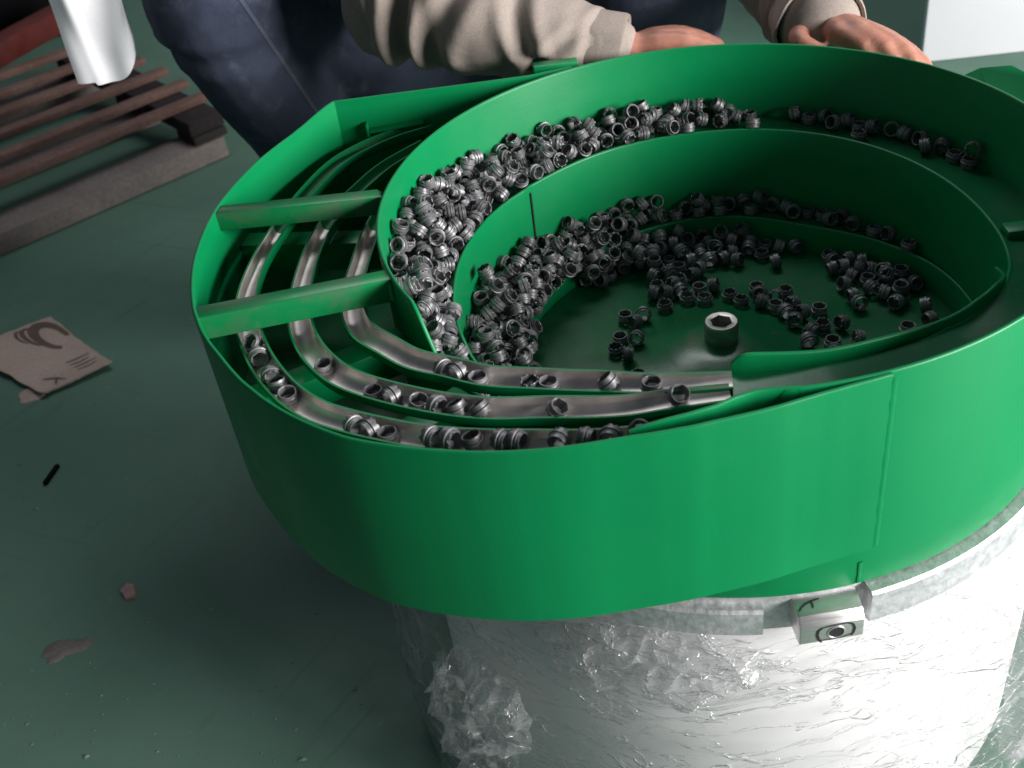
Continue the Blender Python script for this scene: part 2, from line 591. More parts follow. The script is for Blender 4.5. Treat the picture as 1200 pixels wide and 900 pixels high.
# weld seams
def bead(name, a, r, z0, z1, w, parent):
    vs_, fs_ = [], []
    k = 24
    for i in range(k + 1):
        z = z0 + (z1 - z0) * i / k
        ww = w * (1 + 0.25 * noise.noise(Vector((z * 40, a, 1))))
        c = Vector(pol(r, a, z))
        t = Vector((-math.sin(math.radians(a)), math.cos(math.radians(a)), 0))
        nn = Vector((math.cos(math.radians(a)), math.sin(math.radians(a)), 0))
        for q in range(5):
            th = math.pi * q / 4
            vs_.append(tuple(c + t * ww * math.cos(th) + nn * ww * 0.55 * math.sin(th)))
    for i in range(k):
        for q in range(4):
            b = i * 5 + q
            fs_.append((b, b + 1, b + 6, b + 5))
    return mk(name, vs_, fs_, M['green'], parent, at=None)
bead('weld_seam', 278.9, 1.012, -0.02, -0.545, 0.010, feeder)
bead('weld_seam', 277.2, 1.006, -0.6, -0.676, 0.006, feeder)

# inner pot wall whose rim carries the upper track
PW = [(-30, 0.815), (-18, 0.825), (1, 0.818), (18, 0.823), (43, 0.835), (63, 0.832), (85, 0.81), (104, 0.8), (126, 0.782), (145, 0.793), (163, 0.802), (182, 0.82), (199, 0.85), (207, 0.862),
      (214, 0.84), (230, 0.81), (260, 0.81), (300, 0.81), (330, 0.815)]
def rpot(a):
    a = a % 360
    return smooth_table(PW, a if a <= 330 else a - 360)
def pot_top(a):
    a = a % 360
    return lerp_table([(0, -0.248), (199, -0.246), (206, -0.262), (212, -0.30), (222, -0.30), (236, -0.2), (255, -0.15), (259, -0.12), (300, -0.13), (325, -0.2), (341, -0.252), (360, -0.248)], a)
pw = [pol(rpot(360 * i / 240) - (0.006 if 132 < 360 * i / 240 < 210 else 0), 360 * i / 240) for i in range(240)]
sheet('pot_wall', pw, lambda i: pot_top(360 * i / 240), -0.66, M['green'], feeder, closed=True)
# vertical lap joint in the pot wall
v, f = beam_geo(pol(rpot(132) - 0.008, 132.4, -0.27), pol(rpot(132) - 0.008, 132.0, -0.27), 0.012, 0.25)
mk('lap_joint', v, f, M['dark_hole'], feeder)

# upper track: shelf between pot wall and outer wall, climbing at the front right
def ztrack(a):
    return lerp_table([(-103, -0.105), (-85, -0.108), (-60, -0.135), (-40, -0.185), (-20, -0.255), (0, -0.262), (200, -0.262), (210, -0.285), (216, -0.34)], a)
def rtrack_out(a):
    return 0.994
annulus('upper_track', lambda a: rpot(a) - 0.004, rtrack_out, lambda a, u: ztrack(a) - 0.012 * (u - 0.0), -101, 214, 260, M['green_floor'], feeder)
# guide plate along the inner side of the climbing track
GP = [(259, 0.805), (265, 0.80), (275, 0.80), (290, 0.80), (302, 0.815), (315, 0.818), (327, 0.82), (334, 0.815), (337.5, 0.80)]
gpts, gz = [], []
for i in range(61):
    a = 259 + 78.5 * i / 60
    gpts.append(pol(smooth_table(GP, a) - 0.014, a))
    gz.append(lerp_table([(259, -0.078), (260, -0.062), (262, -0.056), (275, -0.078), (285, -0.088), (297, -0.106), (311, -0.125), (320, -0.15), (327, -0.19), (334, -0.235), (337.5, -0.25)], a))
sheet('guide_plate', gpts, lambda i: gz[i], lambda i: gz[i] - 0.075, M['green'], feeder)
bevel(mk('joint_plate', *beam_geo(pol(0.835, -9, -0.235), pol(0.99, -8, -0.235), 0.06, 0.03), M['green'], feeder), 0.006)

# lower track ledge and the pot floor
LR = [(-5, 0.808), (13, 0.80), (28, 0.768), (49, 0.72), (73, 0.726), (87, 0.714), (104, 0.688), (120, 0.67), (150, 0.655), (180, 0.655), (200, 0.66), (214, 0.70)]
def zledge(a):
    return lerp_table([(-5, -0.556), (110, -0.552), (124, -0.566), (150, -0.612), (172, -0.641), (214, -0.645)], a)
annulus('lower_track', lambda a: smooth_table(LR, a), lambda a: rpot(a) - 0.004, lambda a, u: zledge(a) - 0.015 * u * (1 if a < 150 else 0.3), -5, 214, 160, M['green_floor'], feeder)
lp = [pol(smooth_table(LR, a), a) for a in np.linspace(-5, 214, 150)]
lang = np.linspace(-5, 214, 150)
sheet('track_step', lp, lambda i: zledge(lang[i]) + 0.006, -0.66, M['green'], feeder, t=0.012)
prof = [(0.83, -0.655), (0.7, -0.652), (0.55, -0.645), (0.42, -0.642), (0.32, -0.64), (0.27, -0.636), (0.22, -0.625), (0.17, -0.608), (0.12, -0.592), (0.09, -0.586), (0.06, -0.584), (0.0, -0.584)]
v, f = lathe(prof, 128)
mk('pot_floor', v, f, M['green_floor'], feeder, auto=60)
v, f = lathe([(0.99, -0.665), (0.6, -0.67), (0.0, -0.67)], 96)
mk('bowl_underside', v, f, M['green'], feeder)

# centre bolt: socket-head cap screw
def hexr(a, r):
    a = (a + math.pi / 6) % (math.pi / 3) - math.pi / 6
    return r / math.cos(a)
bx, by, bz = 0.012, 0.0, -0.588
n = 48
pr = [(0.053, 0.0), (0.053, 0.006), (0.054, 0.012), (0.054, 0.066), (0.050, 0.072), (0.040, 0.072)]
verts, faces = [], []
for i in range(n):
    a = 2 * math.pi * i / n
    kn = 1.0 + (0.012 if i % 2 else -0.004)
    ring = [(r * (kn if 2 <= q <= 3 else 1), z) for q, (r, z) in enumerate(pr)] + [(hexr(a, 0.031), 0.070), (hexr(a, 0.030), 0.022)]
    for r, z in ring:
        verts.append((bx + r * math.cos(a), by + r * math.sin(a), bz + z))
k = len(pr) + 2
for i in range(n):
    j = (i + 1) % n
    for q in range(k - 1):
        faces.append((i * k + q, j * k + q, j * k + q + 1, i * k + q + 1))
faces.append(tuple(i * k + k - 1 for i in range(n)))
bolt = mk('centre_bolt', verts, faces, M['bolt'], feeder, at=(bx, by, bz))
v, f = lathe([(0.0, -0.548), (0.012, -0.549), (0.014, -0.553), (0.014, -0.568)], 16, bx + 0.006, by)
mk('drive_pin', v, f, M['bolt'], bolt)

# exit tracks
TA = [(132, 1.265), (136.3, 1.30), (138.2, 1.315), (142.8, 1.34), (148, 1.358), (158, 1.352), (168, 1.357), (180, 1.39), (187, 1.405), (197, 1.402), (203, 1.394), (207.5, 1.383), (211.6, 1.362), (215, 1.332),
      (219, 1.295), (222.4, 1.266), (230, 1.198), (236, 1.15), (246, 1.095), (252, 1.06)]
TB = [(138, 1.14), (142, 1.15), (148.5, 1.17), (156, 1.178), (167.5, 1.203), (182, 1.234), (192, 1.263), (199, 1.27), (204.7, 1.26), (208.5, 1.243), (217, 1.173), (226.5, 1.094), (233.6, 1.024),
      (244, 0.956), (249.5, 0.916), (258.6, 0.88)]
TC = [(150, 1.046), (160, 1.046), (168, 1.048), (180, 1.068), (193, 1.115), (200, 1.122), (205.5, 1.096), (211, 1.073), (216, 1.032), (222, 0.998), (229, 0.942), (238, 0.893), (245, 0.873), (253, 0.853), (259, 0.845)]
def exit_track(table, a0, a1, zf, wf, df, n=110):
    path, par = [], []
    for i in range(n + 1):
        a = a1 + (a0 - a1) * i / n
        path.append(pol(smooth_table(table, a), a))
        par.append(a)
    K = 12
    def arc_prof(i, grow, out_drop):
        a = par[i]
        w, d, z = wf(a) + grow, df(a) + grow, zf(a)
        pts = []
        for q in range(K + 1):
            t = math.pi * q / K
            x = math.cos(t)
            s = math.sin(t) ** 0.42
            lift = 0.012 * (1 - x) / 2          # inner lip stands a little higher
            pts.append((-x * w, z + lift - d * s))
        return pts
    def prof_(i):
        inner = arc_prof(i, 0.0, 0)
        outer = arc_prof(i, 0.006, 0)
        return inner + outer[::-1]
    v, f = profile_sweep(path, prof_)
    kk = 2 * (K + 1)
    midx = []
    m_ = len(path) - 1
    for i in range(m_):
        for q in range(kk):
            midx.append(0 if q < K and par[i] > 168.5 else 1)
    midx += [0, 1]
    return v, f, midx, path, par
def add_track(table, a0, a1, zf, wf, df, label):
    v, f, midx, path, par = exit_track(table, a0, a1, zf, wf, df)
    o = mk('exit_track', v, f, [M['steel_track'], M['green']], feeder, midx=midx, auto=60)
    o['label'] = label
    return o
zA = lambda a: lerp_table([(132, -0.125), (150, -0.11), (168, -0.1), (225, -0.098), (240, -0.088), (252, -0.075)], a)
zB = lambda a: -0.1 + lerp_table([(138, -0.015), (168, 0), (236, 0), (258, -0.006)], a)
zC = lambda a: lerp_table([(150, -0.11), (200, -0.1), (258, -0.096)], a)
wA = lambda a: lerp_table([(140, 0.04), (165, 0.030), (178, 0.026), (192, 0.0295), (230, 0.0295), (255, 0.0295)], a)
wB = lambda a: lerp_table([(140, 0.034), (168, 0.028), (180, 0.027), (192, 0.0295), (238, 0.0295), (250, 0.025), (259, 0.019)], a)
wC = lambda a: lerp_table([(150, 0.03), (180, 0.027), (195, 0.0295), (238, 0.0295), (248, 0.025), (259, 0.019)], a)
dT = lambda a: lerp_table([(140, 0.036), (236, 0.034), (250, 0.020), (259, 0.008)], a)
add_track(TA, 132, 252, zA, wA, dT, 'outermost of the three steel exit tracks, next to the skirt')
add_track(TB, 138, 258.6, zB, wB, dT, 'middle of the three steel exit tracks')
add_track(TC, 150, 259, zC, wC, dT, 'innermost of the three steel exit tracks, beside the bowl opening')
# slot frame where the outer track leaves through the straight panel
bevel(mk('slot_flange', *beam_geo((-1.06, 0.945, -0.118), (-0.86, 0.945, -0.112), 0.04, 0.008), M['green'], feeder), 0.003)
bevel(mk('slot_flange', *box(-1.07, -1.061, 0.925, 0.965, -0.17, -0.09), M['green'], feeder), 0.003)

# box-section cross bars over the tracks, support bars under them
def cross_bar(a0, a1, b0, b1, h, label=None):
    """angle bar: back edge a0-a1, front edge b0-b1 at the top"""
    A0, A1, B0, B1 = (Vector(p) for p in (a0, a1, b0, b1))
    dn = Vector((0, 0, -h))
    v = [A0, A1, B1, B0, A0 + dn, A1 + dn, B1 + dn, B0 + dn]
    f = [(0, 1, 2, 3), (7, 6, 5, 4), (3, 2, 6, 7), (0, 4, 5, 1), (0, 3, 7, 4), (1, 5, 6, 2)]
    o = mk('cross_bar', [tuple(x) for x in v], f, M['green_worn'], feeder)
    return bevel(o, 0.007)
cross_bar((-1.499, 0.290, -0.004), (-1.0, 0.246, -0.004), (-1.512, 0.236, -0.004), (-0.985, 0.186, -0.004), 0.064)
cross_bar((-1.503, -0.289, -0.004), (-0.965, -0.238, -0.004), (-1.484, -0.352, -0.004), (-0.96, -0.298, -0.004), 0.074)
for ang in (166, 198, 217.5):
    r1 = smooth_table(SK, ang) - 0.006
    beam('support_bar', pol(1.006, ang, -0.175), pol(r1, ang + (2 if ang == 198 else 0), -0.175), 0.085, 0.10, M['green'], feeder, bev=0.006)

# weld beads where the cross bars meet skirt and wall
def weld(a, b, r):
    a, b = Vector(a), Vector(b)
    v, f = [], []
    k = 14
    d = (b - a).normalized()
    x = d.cross(Vector((0.2, 0.3, 1))).normalized()
    y = d.cross(x)
    for i in range(k + 1):
        rr = r * (0.75 + 0.35 * math.sin(i * 2.1) ** 2 + 0.3 * noise.noise(Vector((i * 1.3, a.x * 9, 2)))) * (0.5 if i in (0, k) else 1)
        for q in range(8):
            t = 2 * math.pi * q / 8
            v.append(tuple(a + (b - a) * (i / k) + (x * math.cos(t) + y * math.sin(t)) * rr))
    for i in range(k):
        for q in range(8):
            f.append((i * 8 + q, i * 8 + (q + 1) % 8, i * 8 + 8 + (q + 1) % 8, i * 8 + 8 + q))
    f += [tuple(range(8)), tuple(k * 8 + q for q in range(8))]
    mk('weld_bead', v, f, M['green'], feeder)
weld((-0.996, 0.238, -0.014), (-0.994, 0.190, -0.014), 0.007)
weld((-0.992, 0.184, -0.016), (-0.992, 0.184, -0.062), 0.008)
weld((-0.980, -0.242, -0.014), (-0.966, -0.298, -0.014), 0.007)
weld((-0.966, -0.300, -0.016), (-0.966, -0.300, -0.070), 0.008)
# mounting tabs on the outside of the bowl at the back and right
bevel(mk('mounting_tab', *beam_geo((-0.435, 1.035, 0.002), (-0.27, 1.035, -0.002), 0.05, 0.3), M['green'], feeder), 0.006)
v = [(0.885, 0.47, -0.03), (0.975, 0.470, 0.0), (1.06, 0.43, 0.012), (1.12, 0.30, -0.01), (1.14, 0.1, -0.02), (1.0, 0.05, -0.1), (0.985, 0.2, -0.09), (0.955, 0.33, -0.06)]
nn = len(v)
v = v + [(x, y, z - 0.02) for x, y, z in v]
f = [tuple(range(nn)), tuple(range(2 * nn - 1, nn - 1, -1))] + [(i, (i + 1) % nn, nn + (i + 1) % nn, nn + i) for i in range(nn)]
bevel(mk('outlet_hood', v, f, M['green_matt'], feeder), 0.006)

# ------------------------------------------------------------------ the drive base under the bowl
v, f = lathe([(0.80, -0.684), (0.99, -0.684), (1.0, -0.69), (1.002, -0.70), (1.002, -0.81), (0.995, -0.82), (0.97, -0.83), (0.92, -0.835), (0.92, -0.86)], 160)
ring = mk('casting_ring', v, f, M['cast'], feeder, at=(0, 0, -0.83))
# raised machined band right of the lug
def band(a0, a1, r0, r1, z0, z1, mat, name='ring_band', n=60):
    path = [pol((r0 + r1) / 2, a0 + (a1 - a0) * i / n) for i in range(n + 1)]
    h = (r1 - r0) / 2
    def prof_(i):
        e = 0.008
        return [(-h, z0), (h - e, z0), (h, z0 + e), (h, z1 - e), (h - e, z1), (-h, z1)]
    v, f = profile_sweep(path, prof_)
    return mk(name, v, f, mat, ring)
band(278.4, 352, 0.99, 1.046, -0.80, -0.686, M['cast'])
band(238, 263.0, 0.99, 1.036, -0.80, -0.704, M['cast'])
lug_c = Vector(pol(1.0, 271.2, 0))
def lug_geo():
    # local: x along tangent, y outwards, z up
    w0, w1 = -0.068, 0.102
    pr = [(-0.03, -0.695), (0.040, -0.708), (0.052, -0.722), (0.060, -0.732), (0.060, -0.797), (-0.03, -0.797)]
    ang = math.radians(271.2)
    o_ = Vector((math.cos(ang), math.sin(ang), 0))
    t_ = Vector((-math.sin(ang), math.cos(ang), 0))
    P = lambda x, y, z: tuple(o_ * (1.015 + y) + t_ * x + Vector((0, 0, z)))
    vv = [P(w0 + (0.02 if y > 0.05 and z < -0.8 else 0), y, z) for y, z in pr] + [P(w1, y, z) for y, z in pr]
    kk = len(pr)
    ff = [tuple(range(kk)), tuple(range(2 * kk - 1, kk - 1, -1))] + [(i, (i + 1) % kk, kk + (i + 1) % kk, kk + i) for i in range(kk)]
    return vv, ff, P
vv, ff, LP = lug_geo()
lug = bevel(mk('lug', vv, ff, M['machined'], feeder, at=(lug_c.x, lug_c.y, -0.83)), 0.006)
# threaded hole and the marker outline round it on the lug's face
hv, hf = [], []
K = 28
rings = [(0.030, 0.119), (0.025, 0.1195), (0.0225, 0.112), (0.025, 0.108), (0.0225, 0.104), (0.025, 0.100)]
hx, hz = 0.028, -0.765
rings = [(0.0245, 0.0605), (0.0235, 0.0620), (0.0205, 0.0625), (0.0195, 0.0610)]
for r, y in rings:
    for i in range(K):
        a = 2 * math.pi * i / K
        hv.append(LP(hx + r * math.cos(a), y, hz + r * 0.95 * math.sin(a)))
for q in range(len(rings) - 1):
    for i in range(K):
        j = (i + 1) % K
        hf.append((q * K + i, q * K + j, q * K + K + j, q * K + K + i))
hole = mk('threaded_hole', hv, hf, M['machined'], lug)
dv = [LP(hx + 0.0200 * math.cos(2 * math.pi * i / K), 0.0607, hz + 0.0190 * math.sin(2 * math.pi * i / K)) for i in range(K)]
mk('hole_bore', dv, [tuple(range(K))], M['dark_hole'], lug, recalc=False)
def stroke(pts, w):
    sv, sf = [], []
    for i, (x, z) in enumerate(pts):
        a = pts[max(0, i - 1)]
        b = pts[min(len(pts) - 1, i + 1)]
        dx, dz = b[0] - a[0], b[1] - a[1]
        l = math.hypot(dx, dz)
        nx, nz = -dz / l, dx / l
        ww = w * (0.7 + 0.3 * math.sin(math.pi * i / (len(pts) - 1)))
        for s_ in (-1, 1):
            sv.append((x + nx * ww * s_, z + nz * ww * s_))
    for i in range(len(pts) - 1):
        sf.append((2 * i, 2 * i + 1, 2 * i + 3, 2 * i + 2))
    return sv, sf
allv, allf = [], []
def arcp(cx, cz, r, a0, a1, sx=1.0, n=12):
    return [(cx + sx * r * math.cos(math.radians(a0 + (a1 - a0) * i / n)), cz + r * math.sin(math.radians(a0 + (a1 - a0) * i / n))) for i in range(n + 1)]
strokes = [([(-0.046, 0.032), (-0.02, 0.037), (0.01, 0.040), (0.036, 0.040)], 0.0028),
           ([(0.030, 0.041), (0.046, 0.030), (0.052, 0.008), (0.050, -0.014), (0.044, -0.030)], 0.0040),
           ([(0.047, -0.020), (0.02, -0.030), (-0.01, -0.034), (-0.044, -0.032)], 0.0028),
           ([(-0.040, 0.034), (-0.052, 0.020), (-0.054, 0.0), (-0.050, -0.022), (-0.040, -0.042)], 0.0044)]
for pts, w in strokes:
    # densify
    dens = []
    for (x0, z0), (x1, z1) in zip(pts, pts[1:]):
        for q in range(6):
            dens.append((x0 + (x1 - x0) * q / 6, z0 + (z1 - z0) * q / 6))
    dens.append(pts[-1])
    sv, sf = stroke(dens, w)
    b = len(allv)
    allv += [LP(hx + x * 0.92, 0.0612 + 0.0002 * len(allv) / 200, hz + z * 0.74) for x, z in sv]
    allf += [tuple(b + i for i in q) for q in sf]
mk('marker_outline', allv, allf, M['ink'], lug, recalc=False)
tv, tf = [], []
for pts in ([(-0.060, 0.026), (-0.052, 0.016), (-0.040, 0.008), (-0.022, 0.002), (0.0, -0.002)], [(-0.022, 0.002), (-0.021, 0.012), (-0.023, 0.022)]):
    sv, sf = stroke(pts, 0.0028)
    b = len(tv)
    tv += [LP(x, y, -0.695 - (y + 0.03) * 0.1857 + 0.0012) for x, y in sv]
    tf += [tuple(b + i for i in q) for q in sf]
mk('marker_tick', tv, tf, M['ink'], lug, recalc=False)

v, f = lathe([(0.92, -0.82), (0.955, -0.835), (0.985, -0.9), (1.03, -1.05), (1.05, -1.3), (1.05, -1.9), (1.03, -2.0), (0.6, -2.0)], 128)
mk('base_drum', v, f, M['drum'], feeder)
for i in range(3):
    a = 25 + 120 * i
    c = pol(0.8, a)
    v, f = lathe([(0.0, -2.0), (0.1, -2.0), (0.1, -2.06), (0.12, -2.1), (0.0, -2.1)], 32, c[0], c[1])
    mk('rubber_foot', v, f, M['black_plastic'], feeder, at=(c[0], c[1], -2.1))

# stretch film round the base
def film():
    NA, NZ = 420, 90
    verts, faces = [], []
    prof = [(0.0, 1.02), (0.06, 1.04), (0.14, 1.07), (0.3, 1.125), (0.55, 1.17), (0.8, 1.165), (1.0, 1.15)]
    for i in range(NA):
        a = 360 * i / NA
        ca, sa = math.cos(math.radians(a)), math.sin(math.radians(a))
        for k in range(NZ + 1):
            t = k / NZ
            ztop = -0.80 - 0.02 * math.sin(math.radians(3 * a)) + 0.02 * noise.noise(Vector((ca * 4, sa * 4, 7)))
            z = ztop + (FLOOR + 0.004 - ztop) * t
            r = lerp_table(prof, t)
            # taut where it bridges the brackets at the left, bulging there
            left = math.exp(-((a - 188) / 34) ** 2)
            r += 0.06 * left * min(1, t * 6)
            p = Vector((ca * 2.4, sa * 2.4, z * 1.5))
            r += 0.016 * noise.noise(p)
            # long diagonal tension folds
            q = Vector((ca * 5 + z * 1.2, sa * 5 - z * 1.2, z * 3.2))
            w = 1 - abs(noise.noise(q))
            r += 0.012 * (w ** 8)
            q2 = Vector((ca * 13, sa * 13, z * 16 + a * 0.02))
            w2 = 1 - abs(noise.noise(q2))
            r += 0.004 * w2 ** 6
            # crumpled bunch at the front left
            d = ((a - 222) / 9) ** 2 + ((z + 1.22) / 0.22) ** 2 + 9
            cr = math.exp(-d)
            r += cr * (0.07 * abs(noise.noise(Vector((ca * 17, sa * 17, z * 15)))) + 0.04 * abs(noise.noise(Vector((ca * 40, sa * 40, z * 34)))))
            verts.append((r * ca, r * sa, z))
    w = NZ + 1
    for i in range(NA):
        j = (i + 1) % NA
        for k in range(NZ):
            faces.append((i * w + k, i * w + k + 1, j * w + k + 1, j * w + k))
    o = mk('plastic_wrap', verts, faces, M['film'], None, at=(0, 0, FLOOR), auto=180, recalc=False)
    uv = o.data.uv_layers.new(name='film')
    co = []
    for p_ in o.data.polygons:
        for li in p_.loop_indices:
            vi = o.data.loops[li].vertex_index
            a_ = (vi // w) / NA * 6.2832
            if p_.index // NZ == NA - 1 and vi // w == 0:
                a_ = 6.2832
            co += [a_, verts[vi][2]]
    uv.data.foreach_set('uv', co)
    # loose gathered layers of film: the big bunch at the front left, a crumpled collar under the ring, a bundle at the right
    def bunch(c0, c1, z0, z1, half, r0, amp, fa, fz, seed, n1=110, n2=120):
        bv, bf, buv = [], [], []
        for i in range(n1 + 1):
            for k in range(n2 + 1):
                u, t = i / n1, k / n2
                c = c0 + (c1 - c0) * t + half * 0.3 * math.sin(2.5 * t + seed)
                wd = half * (0.3 + 0.75 * math.sin(math.pi * min(1, t * 0.9 + 0.05))) + half * 0.25 * noise.noise(Vector((t * 6, 1 if u > 0.5 else 7, seed)))
                a = math.radians(c + (u - 0.5) * 2 * wd)
                z = z0 + (z1 - z0) * t
                k_ = min(1, min(u, 1 - u, t, 1 - t) * 8)
                P_ = Vector((math.cos(a) * fa, math.sin(a) * fa, z * fz + seed))
                f1 = (1 - abs(noise.noise(P_))) ** 3
                f2 = (1 - abs(noise.noise(P_ * 2.3 + Vector((3, 1, 4))))) ** 3
                r = r0(z) + k_ * amp * (1.0 * f1 + 0.55 * f2) + 0.22 * amp * noise.noise(P_ * 4)
                zz = z + 0.02 * noise.noise(P_ * 1.7 + Vector((9, 9, 9)))
                bv.append((r * math.cos(a), r * math.sin(a), zz))
                buv.append((a * 3 + 1, z * 2))
        for i in range(n1):
            for k in range(n2):
                q = i * (n2 + 1) + k
                bf.append((q, q + 1, q + n2 + 2, q + n2 + 1))
        bo = mk('film_bunch', bv, bf, M['film_gathered'], o, auto=180, recalc=False)
        ul = bo.data.uv_layers.new(name='film')
        cc = []
        for lp_ in bo.data.loops:
            cc += list(buv[lp_.vertex_index])
        ul.data.foreach_set('uv', cc)
    bunch(222, 216, -1.06, -1.74, 11.0, lambda z: 1.175 - 0.03 * (z + 1.3), 0.055, 11, 7, 3)
    bunch(243, 249, -0.80, -1.02, 17.0, lambda z: 1.03 + 0.30 * (-0.8 - z), 0.035, 8, 13, 8, 120, 60)
    bunch(306, 318, -0.98, -1.9, 9.0, lambda z: 1.135 - 0.03 * (z + 1.3), 0.05, 16, 2.5, 14, 90, 90)
    tag(o, 'crinkled clear plastic stretch film wrapped round the pale drum below the green bowl', 'plastic wrap')
film()

# ------------------------------------------------------------------ floor
v, f = box(-60, 60, -60, 60, FLOOR - 0.05, FLOOR)
fl = mk('floor', v, f, M['floor'], None, smooth=False, kind='structure', at=(0, 0, FLOOR))

# ------------------------------------------------------------------ bushings
def bushing_mesh():
    R, H = 0.0275, 0.0338
    prof = [(0.73, 0.05), (0.76, 0.0), (0.84, 0.0), (0.88, 0.05), (0.87, 0.34), (0.90, 0.37), (1.0, 0.39), (1.0, 0.54), (0.95, 0.57), (0.84, 0.58), (0.83, 0.64), (0.90, 0.67), (0.91, 0.74), (0.87, 0.78),
            (0.87, 0.94), (0.85, 1.0), (0.78, 1.0), (0.745, 0.95)]
    n = 24
    v, f = [], []
    k = len(prof)
    for i in range(n):
        a = 2 * math.pi * i / n
        tooth = (i % 3 == 0)
        for q, (r, z) in enumerate(prof):
            if q in (1, 2) and tooth:
                z = 0.18
            if q == 3 and tooth:
                z = 0.22
            if q in (0, k - 1):
                r = hexr(a, 0.675) if q == k - 1 else r
            v.append((R * r * math.cos(a), R * r * math.sin(a), H * (z - 0.5)))
        v.append((R * hexr(a, 0.67) * math.cos(a), R * hexr(a, 0.67) * math.sin(a), H * (0.08 - 0.5)))
    kk = k + 1
    for i in range(n):
        j = (i + 1) % n
        for q in range(kk):
            r = (q + 1) % kk
            f.append((i * kk + q, j * kk + q, j * kk + r, i * kk + r))
    o = mk('bushing', v, f, M['bushing'], None, auto=32)
    me = o.data
    bpy.data.objects.remove(o)
    return me, v, f
BM, BV, BF = bushing_mesh()
def bushing(loc, quat, label, group):
    o = bpy.data.objects.new('bushing', BM)
    COL.objects.link(o)
    o.location = Vector(loc) * S
    o.rotation_mode = 'QUATERNION'
    o.rotation_quaternion = quat
    return tag(o, label, 'bushing', group)

